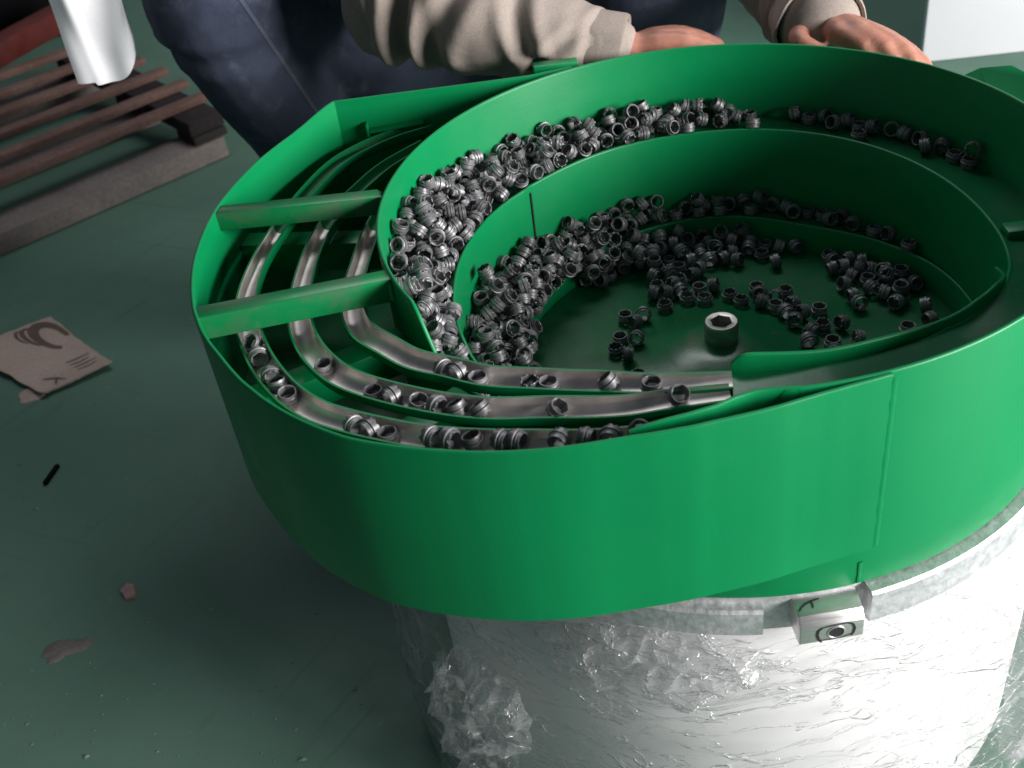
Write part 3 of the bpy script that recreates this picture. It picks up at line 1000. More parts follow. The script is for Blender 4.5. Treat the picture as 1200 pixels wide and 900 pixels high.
# where each one came to rest in the bowl: zone, x, y, z, quaternion (bowl radii), the ones that show largest first
PIECES = [
('U',-0.8688,-0.3347,-0.1639,0.047,-0.213,-0.096,0.971),('U',-0.8936,-0.2196,-0.1637,0.652,-0.268,0.621,0.343),('U',-0.9241,-0.1161,-0.1455,0.344,0.62,-0.517,-0.48),('U',-0.9493,0.1649,-0.1042,0.404,0.204,0.101,0.886),
('R',0.2822,-0.0469,-0.6076,0.106,-0.138,0.57,0.803),('U',-0.8175,-0.1758,-0.2161,0.794,-0.566,0.01,-0.222),('R',0.4168,0.0295,-0.6131,0.613,-0.165,0.773,0.003),('U',-0.8914,-0.0713,-0.1655,0.075,0,-0.574,-0.816),
('U',-0.7368,-0.0438,-0.4066,0.537,-0.083,-0.042,-0.838),('U',-0.6533,0.0371,-0.4516,0.161,-0.713,0.4,0.552),('U',-0.6835,0.2142,-0.4001,0.785,0.314,0.148,0.513),('R',0.3743,0.13,-0.6225,0.295,-0.01,-0,-0.955),
('U',0.8629,0.4289,-0.2422,0.389,0.064,0.617,0.681),('L',-0.7394,0.1847,-0.4207,0.472,0.057,-0.062,0.878),('U',-0.6435,0.199,-0.4388,0.237,-0.867,-0.278,0.339),('U',0.881,0.3669,-0.2522,0.016,-0.652,-0.757,0.031),
('F',0.6537,0.1478,-0.5954,0.89,0.006,0.023,0.455),('R',-0.323,0.0713,-0.6208,0.011,0.843,0.537,0.015),('U',-0.8357,-0.3375,-0.2017,0.935,-0.236,0.256,-0.061),('R',-0.236,0.1985,-0.6099,0.585,-0.147,0.77,0.208),
('U',-0.7108,0.213,-0.3354,0.17,0.782,0.591,0.097),('U',-0.8579,0.4396,-0.1038,0.001,-0.509,-0.859,-0.051),('L',0.694,0.3939,-0.5326,0.242,0.574,0.547,0.56),('L',0.7305,0.2968,-0.5304,0.02,-0.612,-0.789,0.053),
('U',0.9065,0.3107,-0.2525,0.024,-0.446,-0.894,0.024),('F',0.4972,0.2485,-0.6157,0.518,-0.373,-0.442,0.631),('R',0.1386,0.2366,-0.6157,0.035,0.082,-0.994,0.063),('U',-0.7096,-0.1363,-0.428,0.902,-0.239,-0.001,0.36),
('F',0.624,0.1051,-0.6193,0.276,-0.753,-0.153,-0.577),('R',-0.1169,0.2804,-0.6194,0.006,-0.171,0.985,-0.036),('R',-0.0323,0.3084,-0.6197,0.009,0.171,0.985,-0.031),('R',0.5085,0.1255,-0.6145,0.773,0.631,0.053,0.047),
('U',-0.4898,0.6275,-0.2202,0.391,-0.071,0.664,-0.634),('U',-0.8579,-0.08,-0.2095,0.921,-0.013,-0.033,0.388),('U',-0.8954,0.1645,-0.1256,0.887,-0.324,0.311,-0.107),('U',-0.6347,-0.1115,-0.4702,0.281,0.91,0.275,0.13),
('U',0.5844,0.7073,-0.2387,0.686,-0.068,-0.564,0.453),('L',0.0225,0.284,-0.6173,0.043,0.819,0.572,-0.036),('U',-0.622,0.4975,-0.2181,0.395,0.204,0.5,0.743),('F',0.5732,0.2074,-0.6178,0.539,-0.079,-0.585,-0.601),
('R',0.3573,0.038,-0.6217,0.009,-0.4,-0.916,0.005),('U',-0.9587,0.0992,-0.1296,0.762,0.462,0.011,-0.454),('U',0.6997,0.6379,-0.2414,0.129,-0.688,0.386,0.6),('U',0.784,0.5592,-0.2427,0.575,0.732,0.309,0.194),
('U',-0.549,0.7897,-0.1679,0.005,-0.669,-0.719,-0.192),('L',0.6909,0.245,-0.5976,0.7,-0.011,0.005,-0.714),('F',0.4132,0.5411,-0.6221,0.332,0.574,-0.533,0.526),('U',-0.4836,0.4151,-0.4433,0.133,0.077,-0.098,-0.983),
('R',0.2602,0.132,-0.6084,0.53,0.515,0.598,-0.311),('U',-0.8649,0.2275,-0.1263,0.352,0.863,0.352,0.089),('U',-0.439,0.7246,-0.1966,0.249,-0.304,0.183,-0.901),('F',0.6933,-0.0112,-0.6221,0.437,-0.411,-0.556,0.575),
('U',-0.8391,0.1384,-0.1939,0.151,0.369,0.903,-0.159),('L',-0.4217,0.4387,-0.5212,0.926,0.28,0.248,0.056),('L',0.0155,0.4393,-0.6134,0.005,-0.768,-0.2,-0.608),('L',-0.3887,0.6387,-0.4499,0.685,0.372,-0.116,-0.615),
('F',0.1922,0.4974,-0.6156,0.129,-0.711,0.353,0.594),('U',-0.8099,-0.3508,-0.2406,0.342,0.14,0.914,-0.169),('R',0.3134,0.1168,-0.611,0.338,0.502,0.615,0.506),('U',0.639,0.5993,-0.2462,0.02,-0.252,-0.967,0.031),
('F',0.2867,0.5254,-0.6282,0.468,-0.02,-0.013,-0.883),('F',0.2513,0.5713,-0.6188,0.333,-0.008,0.615,0.715),('U',-0.8741,0.2532,-0.1013,0.245,0.131,-0.339,-0.899),('L',0.605,0.4945,-0.532,0.666,0.56,-0.484,0.093),
('U',-0.8557,-0.0174,-0.1933,0.426,-0.181,-0.886,-0.021),('U',-0.1594,0.6362,-0.5361,0.296,0.404,0.795,0.343),('L',-0.6264,0.346,-0.4362,0.074,0.898,-0.103,-0.421),('U',-0.7379,0.4325,-0.1951,0.74,0.204,-0.601,0.223),
('U',-0.3546,0.7542,-0.2262,0.636,0.366,-0.103,-0.672),('L',0.33,0.7216,-0.5022,0.673,-0.415,-0.588,-0.17),('R',0.4395,-0.0637,-0.6135,0.454,0.603,0.524,0.395),('U',0.5239,0.7939,-0.2518,0.032,0.996,-0.079,-0.018),
('L',-0.1067,0.521,-0.5894,0.332,-0.002,-0.011,-0.943),('L',0.5374,0.5422,-0.5303,0.368,-0.272,-0.766,-0.451),('U',-0.7194,0.3609,-0.2199,0.581,0.598,-0.53,0.157),('U',-0.6371,0.0024,-0.4843,0.26,0.746,0.612,-0.041),
('U',-0.8437,0.1518,-0.1496,0.633,0.534,0.368,-0.422),('U',-0.6891,0.1422,-0.4236,0.35,-0.455,0.035,-0.818),('U',0.0306,0.8319,-0.2279,0.792,0.528,0.163,0.259),('L',0.1054,0.7623,-0.4967,0.195,-0.737,0.617,-0.195),
('L',0.6617,0.4414,-0.5435,0.025,0.919,0.382,-0.099),('U',-0.5712,0.6382,-0.1939,0.342,-0.812,-0.433,0.191),('F',0.096,0.522,-0.615,0.783,-0.585,-0.156,-0.145),('R',-0.249,0.0997,-0.6059,0.21,0.098,0.78,0.581),
('R',0.1117,0.2893,-0.6198,0.006,-0.18,-0.983,0.032),('U',-0.3132,0.9116,-0.1952,0.153,-0.513,-0.418,0.734),('L',0.2413,0.6404,-0.5811,0.124,0.921,0.264,0.259),('U',-0.6271,0.1615,-0.4649,0.049,0.304,-0.884,0.352),
('U',-0.3325,0.5131,-0.5191,0.134,0.944,0.225,0.2),('U',-0.2992,0.7675,-0.2327,0.265,-0.064,-0.914,-0.301),('U',-0.2775,0.5961,-0.5043,0.462,-0.542,-0.695,-0.099),('U',-0.1336,0.8167,-0.2333,0.769,-0.332,-0.439,-0.325),
('U',-0.9284,0.2593,-0.1187,0.057,0.147,0.432,0.888),('U',-0.3973,0.7142,-0.2341,0.25,-0.719,0.388,0.519),('U',0.6399,0.7179,-0.2425,0.381,0.117,-0.784,-0.477),('U',0.8105,0.4404,-0.2392,0.227,-0.779,0.021,0.584),
('U',-0.659,0.5036,-0.1753,0.687,0.639,0.293,-0.184),('L',-0.2972,0.6632,-0.48,0.629,0.328,-0.045,0.704),('R',-0.2911,0.0193,-0.6086,0.642,0.149,0.752,0.023),('R',0.0705,0.3536,-0.6118,0.494,-0.651,-0.451,0.358),
('F',0.492,0.3581,-0.6187,0.619,-0.074,-0.776,0.097),('U',-0.5981,0.3901,-0.4322,0.544,-0.02,0.506,0.669),('U',-0.7884,0.533,-0.1372,0.059,-0.965,-0.249,0.059),('U',-0.6888,0.6743,-0.1545,0.432,0.262,0.682,0.529),
('F',0.7127,0.0721,-0.6233,0.578,-0.545,-0.565,0.222),('U',-0.9187,0.3083,-0.1066,0.097,-0.71,0.289,0.635),('U',-0.4873,0.7583,-0.1999,0.871,0.362,-0.257,-0.211),('U',-0.5401,0.7385,-0.1947,0.051,0.736,0.675,0.027),
('L',-0.157,0.5319,-0.5479,0.784,-0.506,-0.287,0.217),('R',-0.2982,0.1261,-0.6204,0.975,-0.01,-0.021,0.22),('U',-0.5888,0.5856,-0.2114,0.365,0.598,0.653,0.288),('U',-0.4281,0.8758,-0.1825,0.522,0.264,0.656,-0.477),
('L',0.4843,0.6362,-0.5456,0.055,0.346,-0.936,0.035),('U',-0.6241,0.6029,-0.1822,0.069,-0.449,0.002,-0.891),('U',-0.4429,0.5511,-0.4749,0.375,0.471,-0.71,-0.366),('L',0.7239,0.2037,-0.6236,0.797,0.56,0.205,-0.098),
('U',-0.5558,0.3496,-0.4459,0.073,0.983,-0.045,-0.162),('U',-0.0579,0.8775,-0.2029,0.551,-0.242,0.775,0.193),('L',-0.0007,0.5677,-0.588,0.066,-0.23,0.442,0.864),('L',0.1463,0.5195,-0.6152,0.674,0.191,-0.712,0.039),
('R',0.2408,0.1809,-0.6193,0.756,-0.037,0.009,-0.653),('U',-0.591,0.2498,-0.4354,0.121,0.752,-0.013,-0.648),('U',-0.721,0.6341,-0.1527,0.215,0.871,-0.422,-0.126),('L',-0.0403,0.7291,-0.5264,0.112,-0.809,0.18,0.548),
('U',-0.8935,-0.0367,-0.1549,0.574,-0.438,0.37,0.584),('U',0.152,0.884,-0.238,0.523,-0.393,0.692,-0.306),('U',-0.7929,0.2387,-0.2339,0.143,0.182,-0.681,-0.695),('U',-0.7633,0.3434,-0.1787,0.023,-0.709,-0.005,-0.705),
('L',-0.7217,0.1372,-0.448,0.542,0.311,-0.779,-0.052),('L',-0.3361,0.4786,-0.5646,0.732,0.663,0.149,-0.048),('L',-0.6446,0.4076,-0.4325,0.688,-0.537,-0.449,0.194),('L',-0.1594,0.7592,-0.478,0.624,-0.517,-0.478,-0.339),
('L',0.2757,0.7417,-0.5164,0.16,0.314,-0.782,0.514),('F',0.6073,0.1708,-0.6195,0.014,-0.643,0.453,-0.618),('U',-0.888,-0.1265,-0.1897,0.33,0.123,-0.847,0.398),('U',-0.8274,0.3713,-0.1381,0.169,-0.141,0.926,-0.306),
('U',0.0587,0.9321,-0.2073,0.177,-0.856,0.326,-0.359),('U',0.8161,0.4978,-0.2416,0.22,0.568,0.015,-0.793),('L',-0.0976,0.348,-0.6118,0.206,0.742,0.271,0.578),('U',-0.7158,0.4955,-0.1741,0.912,-0.342,-0.066,0.216),
('U',-0.5524,0.4969,-0.4233,0.869,-0.45,0.204,-0.031),('L',0.2901,0.6993,-0.5368,0.823,-0.123,-0.006,-0.555),('R',0.2732,0.0724,-0.6079,0.002,0.396,0.705,0.588),('U',-0.889,0.1137,-0.1782,0.094,-0.047,-0.67,-0.735),
('U',-0.9371,0.1371,-0.1487,0.022,0.97,0.115,-0.212),('U',0.2238,0.937,-0.2156,0.676,-0.303,-0.329,0.586),('L',-0.1921,0.5589,-0.5773,0.467,-0.144,0.192,-0.851),('R',0.0192,0.3537,-0.6216,0.976,-0.01,0.003,0.219),
('U',-0.7994,0.3441,-0.168,0.089,-0.707,0.062,-0.699),('U',-0.825,0.4675,-0.133,0.076,0.518,0.102,-0.846),('U',-0.5722,0.4583,-0.4328,0.342,0.892,-0.073,-0.286),('U',-0.5464,0.6034,-0.2343,0.349,0.031,0.286,-0.892),
('U',-0.0735,0.8319,-0.2344,0.085,-0.728,0.022,-0.679),('L',-0.7748,0.0827,-0.4405,0.694,0.211,0.683,0.091),('U',-0.7572,0.2882,-0.2335,0.813,0.045,-0.325,-0.481),('L',0.6359,0.232,-0.5857,0.593,-0.759,0.248,0.105),
('U',-0.39,0.7909,-0.2012,0.677,-0.445,-0.516,0.277),('U',-0.9628,0.0115,-0.139,0.82,0.417,0.193,-0.341),('U',0.9118,0.31,-0.2065,0.252,0.021,0.806,0.535),('L',-0.049,0.3521,-0.6117,0.535,0.534,0.576,-0.311),
('R',-0.2603,0.2491,-0.6218,0.115,-0.008,0.006,0.993),('L',-0.7788,-0.0624,-0.4418,0.407,0.871,-0.263,0.077),('L',0.165,0.643,-0.5821,0.23,-0.953,0.195,0.015),('U',-0.8253,0.118,-0.2345,0.462,0.276,0.733,0.417),
('U',0.2119,0.846,-0.2364,0.409,-0.787,-0.075,-0.456),('U',0.4827,0.8338,-0.2427,0.602,-0.397,-0.679,0.133),('F',-0.0631,0.4782,-0.6065,0.26,0.795,-0.447,0.316),('L',-0.7096,-0.0835,-0.4335,0.104,-0.217,0.658,-0.713),
('F',0.5328,0.3629,-0.6192,0.392,-0.58,0.388,-0.6),('R',0.1978,0.2092,-0.6083,0.575,0.543,0.586,0.175),('U',-0.5766,0.183,-0.5638,0.764,-0.082,0.511,-0.386),('U',-0.8106,0.2461,-0.1902,0.27,-0.232,0.928,-0.108),
('F',0.3169,0.4525,-0.6161,0.056,-0.78,-0.074,0.619),('R',-0.1426,0.3588,-0.6123,0.439,-0.275,0.737,-0.434),('R',0.5011,0.1728,-0.615,0.538,0.533,-0.481,-0.442),('L',0.0166,0.7362,-0.534,0.054,0.278,0.948,-0.146),
('R',0.3588,-0.0592,-0.6218,0.393,-0.008,0.005,-0.919),('U',-0.4441,0.6791,-0.232,0.39,0.51,0.246,0.726),('L',-0.3457,0.6137,-0.5071,0.152,0.75,0.643,0.021),('U',-0.6982,0.3982,-0.2009,0.412,-0.068,0.863,-0.284),
('U',0.1034,0.8906,-0.2336,0.834,0.319,0.422,-0.155),('F',-0.3053,0.4927,-0.6155,0.383,-0.183,-0.508,0.75),('L',-0.1025,0.5639,-0.5682,0.498,0.862,-0.034,-0.084),('F',0.6118,-0.0351,-0.6289,0.5,-0.019,0.013,-0.866),
('R',0.3086,0.0087,-0.61,0.592,0.68,0.431,0.028),('U',-0.4083,0.4661,-0.4768,0.47,0.204,0.372,0.774),('U',0.2758,0.864,-0.2378,0.654,0.077,-0.594,-0.461),('L',0.0283,0.5386,-0.615,0.711,-0.041,-0.689,0.135),
('F',-0.1208,0.4685,-0.6132,0.538,0.074,-0.608,-0.579),('U',-0.5885,0.7055,-0.1875,0.668,-0.164,-0.697,-0.206),('L',0.3768,0.709,-0.5345,0.429,-0.728,-0.197,-0.496),('R',-0.1994,0.2342,-0.6093,0.212,-0.135,0.713,0.655),
('F',-0.2118,0.5681,-0.6186,0.269,0.33,-0.705,0.568),('U',-0.2128,0.8208,-0.2355,0.466,-0.402,-0.624,-0.481),('U',0.3169,0.7909,-0.2371,0.216,0.77,-0.595,0.078),('L',0.0429,0.6477,-0.5962,0.262,-0.045,-0.249,0.931),
('L',0.1793,0.7393,-0.5015,0.044,0.031,-0.981,0.189),('F',0.5888,0.2735,-0.6306,0.412,-0.023,0,-0.911),('U',-0.3018,0.8082,-0.1978,0.89,-0.157,-0.29,-0.316),('U',-0.8363,-0.2445,-0.2353,0.46,0.673,0.431,-0.387),
('L',-0.2464,0.5653,-0.5594,0.426,-0.005,0.333,-0.841),('L',0.1794,0.7159,-0.5311,0.969,-0.194,0.008,-0.153),('L',-0.0667,0.6253,-0.5489,0.235,0.783,-0.545,0.188),('L',0.5856,0.5591,-0.536,0.708,-0.462,0.533,0.025),
('R',0.2992,0.2629,-0.6225,0.001,-0.674,-0.739,0.01),('U',0.1483,0.9263,-0.1995,0.672,-0.399,-0.57,0.252),('U',0.1088,0.9446,-0.2055,0.677,0.255,-0.522,-0.451),('U',0.5765,0.771,-0.2426,0.147,0.146,-0.789,-0.578),
('U',-0.7876,0.2991,-0.1996,0.668,-0.516,0.297,-0.447),('U',-0.2092,0.6483,-0.4869,0.479,0.481,0.199,-0.707),('U',0.0885,0.8329,-0.2375,0.21,0.936,-0.278,0.045),('L',0.358,0.553,-0.621,0.307,-0.432,0.665,-0.526),
('U',-0.2904,0.5116,-0.5509,0.433,0.436,-0.473,0.632),('U',-0.1879,0.9055,-0.2002,0.236,-0.167,0.196,0.937),('U',0.329,0.8837,-0.2513,0.035,0.883,-0.469,0.005),('F',0.3167,0.5884,-0.6314,0.012,0.844,0.536,-0.02),
('R',0.296,0.1725,-0.6114,0.229,0.591,0.536,0.558),('U',-0.2658,0.803,-0.2361,0.582,0.398,-0.674,0.221),('L',-0.1147,0.7284,-0.5222,0.399,-0.5,0.126,-0.758),('R',0.2096,0.3068,-0.622,0.201,0.004,0.009,0.98),
('L',0.1031,0.7198,-0.528,0.043,0.216,0.944,-0.245),('L',0.4281,0.6303,-0.5296,0.094,0.168,0.6,-0.777),('U',-0.8662,-0.2415,-0.1984,0.235,-0.567,0.753,-0.239),('U',-0.8813,0.3888,-0.1149,0.192,0.012,-0.942,0.275),
('L',-0.675,0.1891,-0.4912,0.393,-0.672,-0.286,-0.559),('L',-0.4007,0.5669,-0.4958,0.683,-0.249,-0.367,0.58),('L',0.5741,0.3383,-0.6202,0.812,-0.22,-0.54,0.031),('U',0.0067,0.8741,-0.2361,0.25,-0.474,-0.308,-0.786),
('U',-0.6028,0.2218,-0.4722,0.861,-0.348,-0.113,-0.353),('U',-0.847,0.1976,-0.1587,0.003,0.901,0.187,-0.391),('U',-0.7803,0.4303,-0.1567,0.341,-0.501,0.635,0.479),('L',-0.5434,0.2905,-0.521,0.235,-0.931,-0.19,-0.206),
('L',-0.1036,0.76,-0.4784,0.332,-0.484,0.097,-0.804),('L',-0.4829,0.3863,-0.5271,0.477,-0.836,-0.071,0.261),('U',-0.0551,0.9624,-0.19,0.057,-0.19,0.068,0.978),('U',-0.2679,0.8575,-0.183,0.547,-0.461,-0.087,0.693),
('L',-0.2604,0.712,-0.487,0.097,0.557,-0.825,0.003),('L',0.197,0.6079,-0.6,0.62,0.461,0.627,0.103),('F',0.6154,0.3266,-0.6227,0.546,-0.218,0.77,-0.247),('U',-0.6206,0.1341,-0.5032,0.307,0.598,-0.657,-0.342),
('L',-0.2701,0.5333,-0.6282,0.996,-0.022,-0.009,0.08),('L',0.5668,0.4096,-0.6223,0.709,-0.384,0.478,-0.348),('U',-0.5211,0.3434,-0.5298,0.859,0.26,0.439,-0.037),('U',-0.5144,0.3697,-0.4801,0.284,-0.009,-0.616,0.735),
('U',0.0123,0.6739,-0.5699,0.429,0.255,-0.42,-0.758),('L',-0.0207,0.5123,-0.6251,0.969,-0.011,-0.003,-0.248),('L',-0.4974,0.5572,-0.4663,0.477,-0.781,0.399,-0.054),('L',0.0471,0.4723,-0.6137,0.615,0.568,-0.16,-0.523),
('L',-0.5391,0.4169,-0.458,0.284,-0.362,-0.547,-0.699),('L',-0.2129,0.743,-0.4976,0.12,0.119,-0.697,-0.696),('U',-0.8683,0.3096,-0.1129,0.227,-0.835,0.051,0.498),('U',-0.1667,0.8492,-0.2161,0.234,0.013,0.484,-0.843),
('U',-0.0288,0.9034,-0.2025,0.37,0.573,0.113,-0.723),('L',-0.5491,0.3222,-0.4846,0.756,-0.244,0.245,0.556),('L',-0.1486,0.5495,-0.6017,0.048,-0.547,0.3,0.78),('L',0.1044,0.6869,-0.6069,0.707,-0.701,0.081,0.049),
('L',-0.3614,0.6558,-0.484,0.727,-0.409,-0.493,-0.248),('L',0.5288,0.599,-0.5455,0.054,0.217,-0.974,0.04),('F',0.5356,0.2951,-0.6187,0.138,0.722,-0.339,0.587),('L',-0.0192,0.616,-0.5817,0.258,0.684,0.177,0.659),
('U',-0.7498,0.3386,-0.234,0.704,-0.602,-0.019,-0.377),('U',-0.8896,0.0192,-0.1657,0.872,-0.039,0.467,-0.14),('U',0.6638,0.6662,-0.2509,0.644,-0.037,-0.003,-0.764),('L',-0.357,0.5184,-0.6189,0.011,-0.248,-0.672,-0.697),
('L',-0.2331,0.6211,-0.532,0.414,-0.894,-0.023,0.169),('L',-0.0477,0.769,-0.4865,0.755,0.438,-0.23,0.431),('F',0.0729,0.5623,-0.616,0.034,0.042,-0.612,-0.789),('U',0.7546,0.5975,-0.2418,0.19,0.356,0.443,-0.801),
('L',0.417,0.6802,-0.5343,0.388,0.244,-0.546,-0.702),('R',0.2579,0.2299,-0.6115,0.153,0.208,0.77,0.584),('F',-0.0446,0.5646,-0.6267,0.812,-0.02,0.012,0.584),('U',-0.5998,0.1848,-0.5022,0.72,0.139,-0.55,0.401),
('U',-0.8788,-0.3757,-0.1905,0.397,0.89,-0.203,0.097),('L',-0.1952,0.6085,-0.5722,0.448,-0.454,-0.408,-0.653),('L',0.5133,0.4592,-0.6323,0.019,0.892,-0.451,-0.008),('U',-0.7652,0.4813,-0.1778,0.811,0.098,-0.566,0.111),
('U',-0.8937,0.1518,-0.1833,0.338,0.364,0.669,-0.553),('U',0.2301,0.8852,-0.2395,0.344,-0.807,0.007,-0.48),('L',-0.1204,0.6443,-0.5618,0.267,0.84,0.343,-0.324),('U',-0.0991,0.9188,-0.1825,0.273,0.264,-0.465,0.8),
('U',-0.2497,0.8465,-0.216,0.321,0.309,-0.353,-0.823),('U',-0.6344,0.6501,-0.1821,0.424,-0.356,0.54,0.634),('U',-0.798,0.4795,-0.1552,0.288,0.553,0.645,0.442),('U',-0.7074,0.4711,-0.1996,0.004,-0.376,0.859,-0.348),
('L',-0.0806,0.7612,-0.5329,0.479,-0.05,0.813,0.327),('R',0.2072,0.2601,-0.6107,0.802,0.585,-0.07,-0.102),('U',-0.8388,0.2545,-0.1662,0.278,0.401,0.868,0.085),('U',-0.7667,0.5835,-0.1547,0.362,0.321,-0.098,-0.87),
('U',-0.3669,0.8425,-0.2153,0.024,-0.677,0.64,0.361),('L',0.0615,0.7734,-0.5334,0.064,-0.246,0.802,0.541),('U',-0.1123,0.8649,-0.2058,0.069,0.098,0.475,-0.872),('F',0.1429,0.6055,-0.6191,0.563,0.696,0.363,-0.258),
('F',-0.0364,0.4362,-0.6234,0.001,0.039,0.999,-0.011),('U',-0.6275,-0.0597,-0.4952,0.704,0.19,0.04,-0.683),('U',-0.5339,0.6508,-0.2359,0.008,-0.35,-0.622,0.701),('U',-0.5973,0.7701,-0.1927,0.299,-0.629,0.323,0.641),
('L',-0.5597,0.3317,-0.5852,0.068,-0.541,0.838,0.023),('L',0.1252,0.5685,-0.5939,0.399,0.016,-0.434,0.807),('U',-0.9616,0.0783,-0.1877,0.287,0.801,0.395,-0.347),('U',-0.8596,0.041,-0.1964,0.854,0.084,-0.316,0.405),
('U',-0.6709,0.5191,-0.2365,0.627,0.383,0.673,0.087),('U',-0.5847,0.2987,-0.4459,0.261,0.341,-0.506,0.748),('F',0.6572,0.1378,-0.6316,0.022,-0.15,-0.988,0.008),('L',-0.4098,0.6239,-0.4896,0.222,-0.27,-0.901,0.258),
('U',-0.4823,0.8334,-0.2065,0.433,0.688,0.04,0.581),('L',-0.6252,0.0574,-0.498,0.288,-0.571,0.42,0.644),('F',0.5114,0.4099,-0.6203,0.469,0.409,-0.421,0.66),('L',-0.6792,0.0362,-0.5393,0.665,-0.647,-0.199,-0.316),
('U',-0.6822,0.547,-0.1816,0.743,0.302,-0.338,-0.493),('L',-0.0638,0.3982,-0.6115,0.174,0.387,0.719,0.55),('L',0.6398,0.2771,-0.6034,0.863,0.38,-0.291,0.161),('U',-0.519,0.4608,-0.4577,0.239,0.28,0.899,0.239),
('U',-0.1316,0.9122,-0.2217,0.438,0.755,-0.454,-0.176),('U',-0.4608,0.4527,-0.4821,0.521,0.678,-0.518,0.026),('L',0.139,0.7658,-0.5325,0.07,0.727,-0.274,0.626),('F',0.1833,0.5548,-0.6174,0.113,0.793,0.051,0.596),
('U',-0.8416,-0.0292,-0.2372,0.293,-0.212,-0.047,0.931),('U',-0.8134,0.1666,-0.2342,0.536,-0.785,-0.094,-0.296),('F',-0.1193,0.4106,-0.6231,0.01,0.959,-0.284,0.006),('U',-0.6398,0.5504,-0.2021,0.223,0.168,0.074,0.957),
('U',-0.7089,0.2675,-0.4066,0.342,0.84,0.35,-0.234),('L',0.6086,0.3844,-0.6227,0.71,-0.115,0.591,-0.366),('L',-0.75,-0.12,-0.4517,0.04,0.395,-0.348,0.849),('L',-0.4938,0.416,-0.4912,0.719,-0.045,-0.33,-0.61),
('U',-0.6875,0.444,-0.2338,0.029,-0.49,0.362,-0.792),('U',-0.915,0.0657,-0.1843,0.634,0.506,0.325,0.487),('U',-0.5225,0.7544,-0.2399,0.756,-0.176,0.541,-0.323),('L',-0.071,0.5977,-0.5865,0.487,-0.021,-0.417,0.767),
('F',0.1215,0.6487,-0.6211,0.063,-0.092,0.773,-0.625),('F',0.626,0.2261,-0.6313,0.023,0.299,-0.954,0.001),('U',-0.7506,0.0012,-0.4273,0.379,-0.913,-0.103,0.11),('U',-0.7315,0.5796,-0.1861,0.291,0.173,-0.646,0.685),
('U',-0.4442,0.7944,-0.1997,0.263,0.675,-0.681,-0.11),('U',-0.959,-0.0385,-0.1678,0.055,-0.014,0.994,-0.094),('L',-0.7063,0.0237,-0.468,0.405,0.587,-0.46,-0.529),('L',-0.5743,0.2704,-0.4871,0.746,-0.302,-0.098,-0.585),
('U',-0.8417,0.0613,-0.234,0.382,0.18,-0.587,-0.69),('L',-0.3469,0.5245,-0.5678,0.917,-0.001,0.279,-0.285),('L',0.2675,0.6153,-0.6183,0.278,0.901,0.131,-0.304),('U',-0.1757,0.9526,-0.1978,0.609,-0.737,0.237,0.171),
('L',-0.4694,0.5936,-0.4836,0.699,0.617,0.349,0.1),('L',0.0759,0.613,-0.6181,0.182,0.178,-0.298,-0.92),('L',-0.3966,0.4937,-0.5446,0.066,-0.255,0.953,-0.153),('L',0.2233,0.758,-0.5335,0.459,0.161,-0.574,0.659),
('L',-0.1669,0.7386,-0.5315,0.42,0.467,0.404,-0.665),('U',-0.8416,-0.2035,-0.2347,0.091,0.296,0.762,-0.568),('U',-0.4636,0.7307,-0.2364,0.182,-0.31,0.76,-0.541),('U',-0.3783,0.8912,-0.2086,0.651,-0.743,0.075,0.137),
('L',-0.2922,0.6347,-0.5301,0.153,-0.72,-0.1,-0.669),('U',-0.1043,0.9583,-0.2095,0.737,-0.249,0.263,-0.571),('U',-0.7196,0.0792,-0.4744,0.795,-0.477,-0.165,0.337),('L',-0.3901,0.5107,-0.5096,0.075,0.896,-0.413,0.148),
('U',-0.9626,0.0461,-0.1527,0.382,-0.719,-0.521,-0.255),('U',-0.0053,0.9477,-0.2143,0.537,0.013,-0.045,-0.842),('U',-0.9235,0.0051,-0.1817,0.249,0.71,-0.525,-0.397),('U',-0.0394,0.9059,-0.2495,0.277,-0.01,0.029,0.96),
('U',-0.9645,-0.1097,-0.145,0.209,-0.631,0.2,-0.72),('U',0.2614,0.933,-0.2432,0.635,0.72,-0.274,0.055),('L',-0.1596,0.6968,-0.5262,0.461,-0.415,0.691,0.371),('R',0.3453,-0.1166,-0.6119,0.569,-0.788,-0.02,-0.233),
('U',-0.3098,0.851,-0.2236,0.649,0.105,0.504,-0.56),('U',0.0286,0.9073,-0.2382,0.116,0.294,0.483,0.817),('L',-0.5999,0.0919,-0.5378,0.079,0.05,0.68,-0.727),('L',-0.2525,0.6643,-0.5271,0.067,0.147,-0.74,-0.653),
('U',-0.6146,-0.0058,-0.5153,0.233,0.075,-0.252,-0.936),('L',-0.7247,-0.0387,-0.4573,0.278,0.338,-0.79,0.428),('L',-0.363,0.5603,-0.5247,0.56,-0.762,-0.325,-0.004),('L',0.6665,0.3104,-0.6238,0.437,-0.56,-0.551,0.439),
('L',-0.7541,0.126,-0.4704,0.175,0.89,-0.015,-0.421),('L',-0.304,0.5595,-0.5393,0.172,0.945,0.279,0.005),('U',-0.6337,0.7261,-0.1967,0.343,0.047,0.139,0.928),('U',-0.6756,0.6867,-0.2025,0.124,-0.297,0.935,-0.148),
('L',-0.3064,0.6894,-0.5164,0.948,0.036,0.316,-0.025),('L',-0.3333,0.6085,-0.5409,0.134,0.215,0.964,-0.075),('U',-0.0871,0.9111,-0.2394,0.543,0.211,0.789,0.196),('L',-0.688,0.1399,-0.5184,0.576,-0.297,-0.346,0.679),
('U',-0.8553,-0.1364,-0.2357,0.587,0.789,0.105,-0.146),('L',-0.4471,0.4634,-0.5519,0.518,0.235,-0.483,-0.666),('L',-0.2611,0.5836,-0.6002,0.612,0.445,-0.255,-0.602),('U',-0.8804,-0.1841,-0.1966,0.846,0.474,-0.236,0.059),
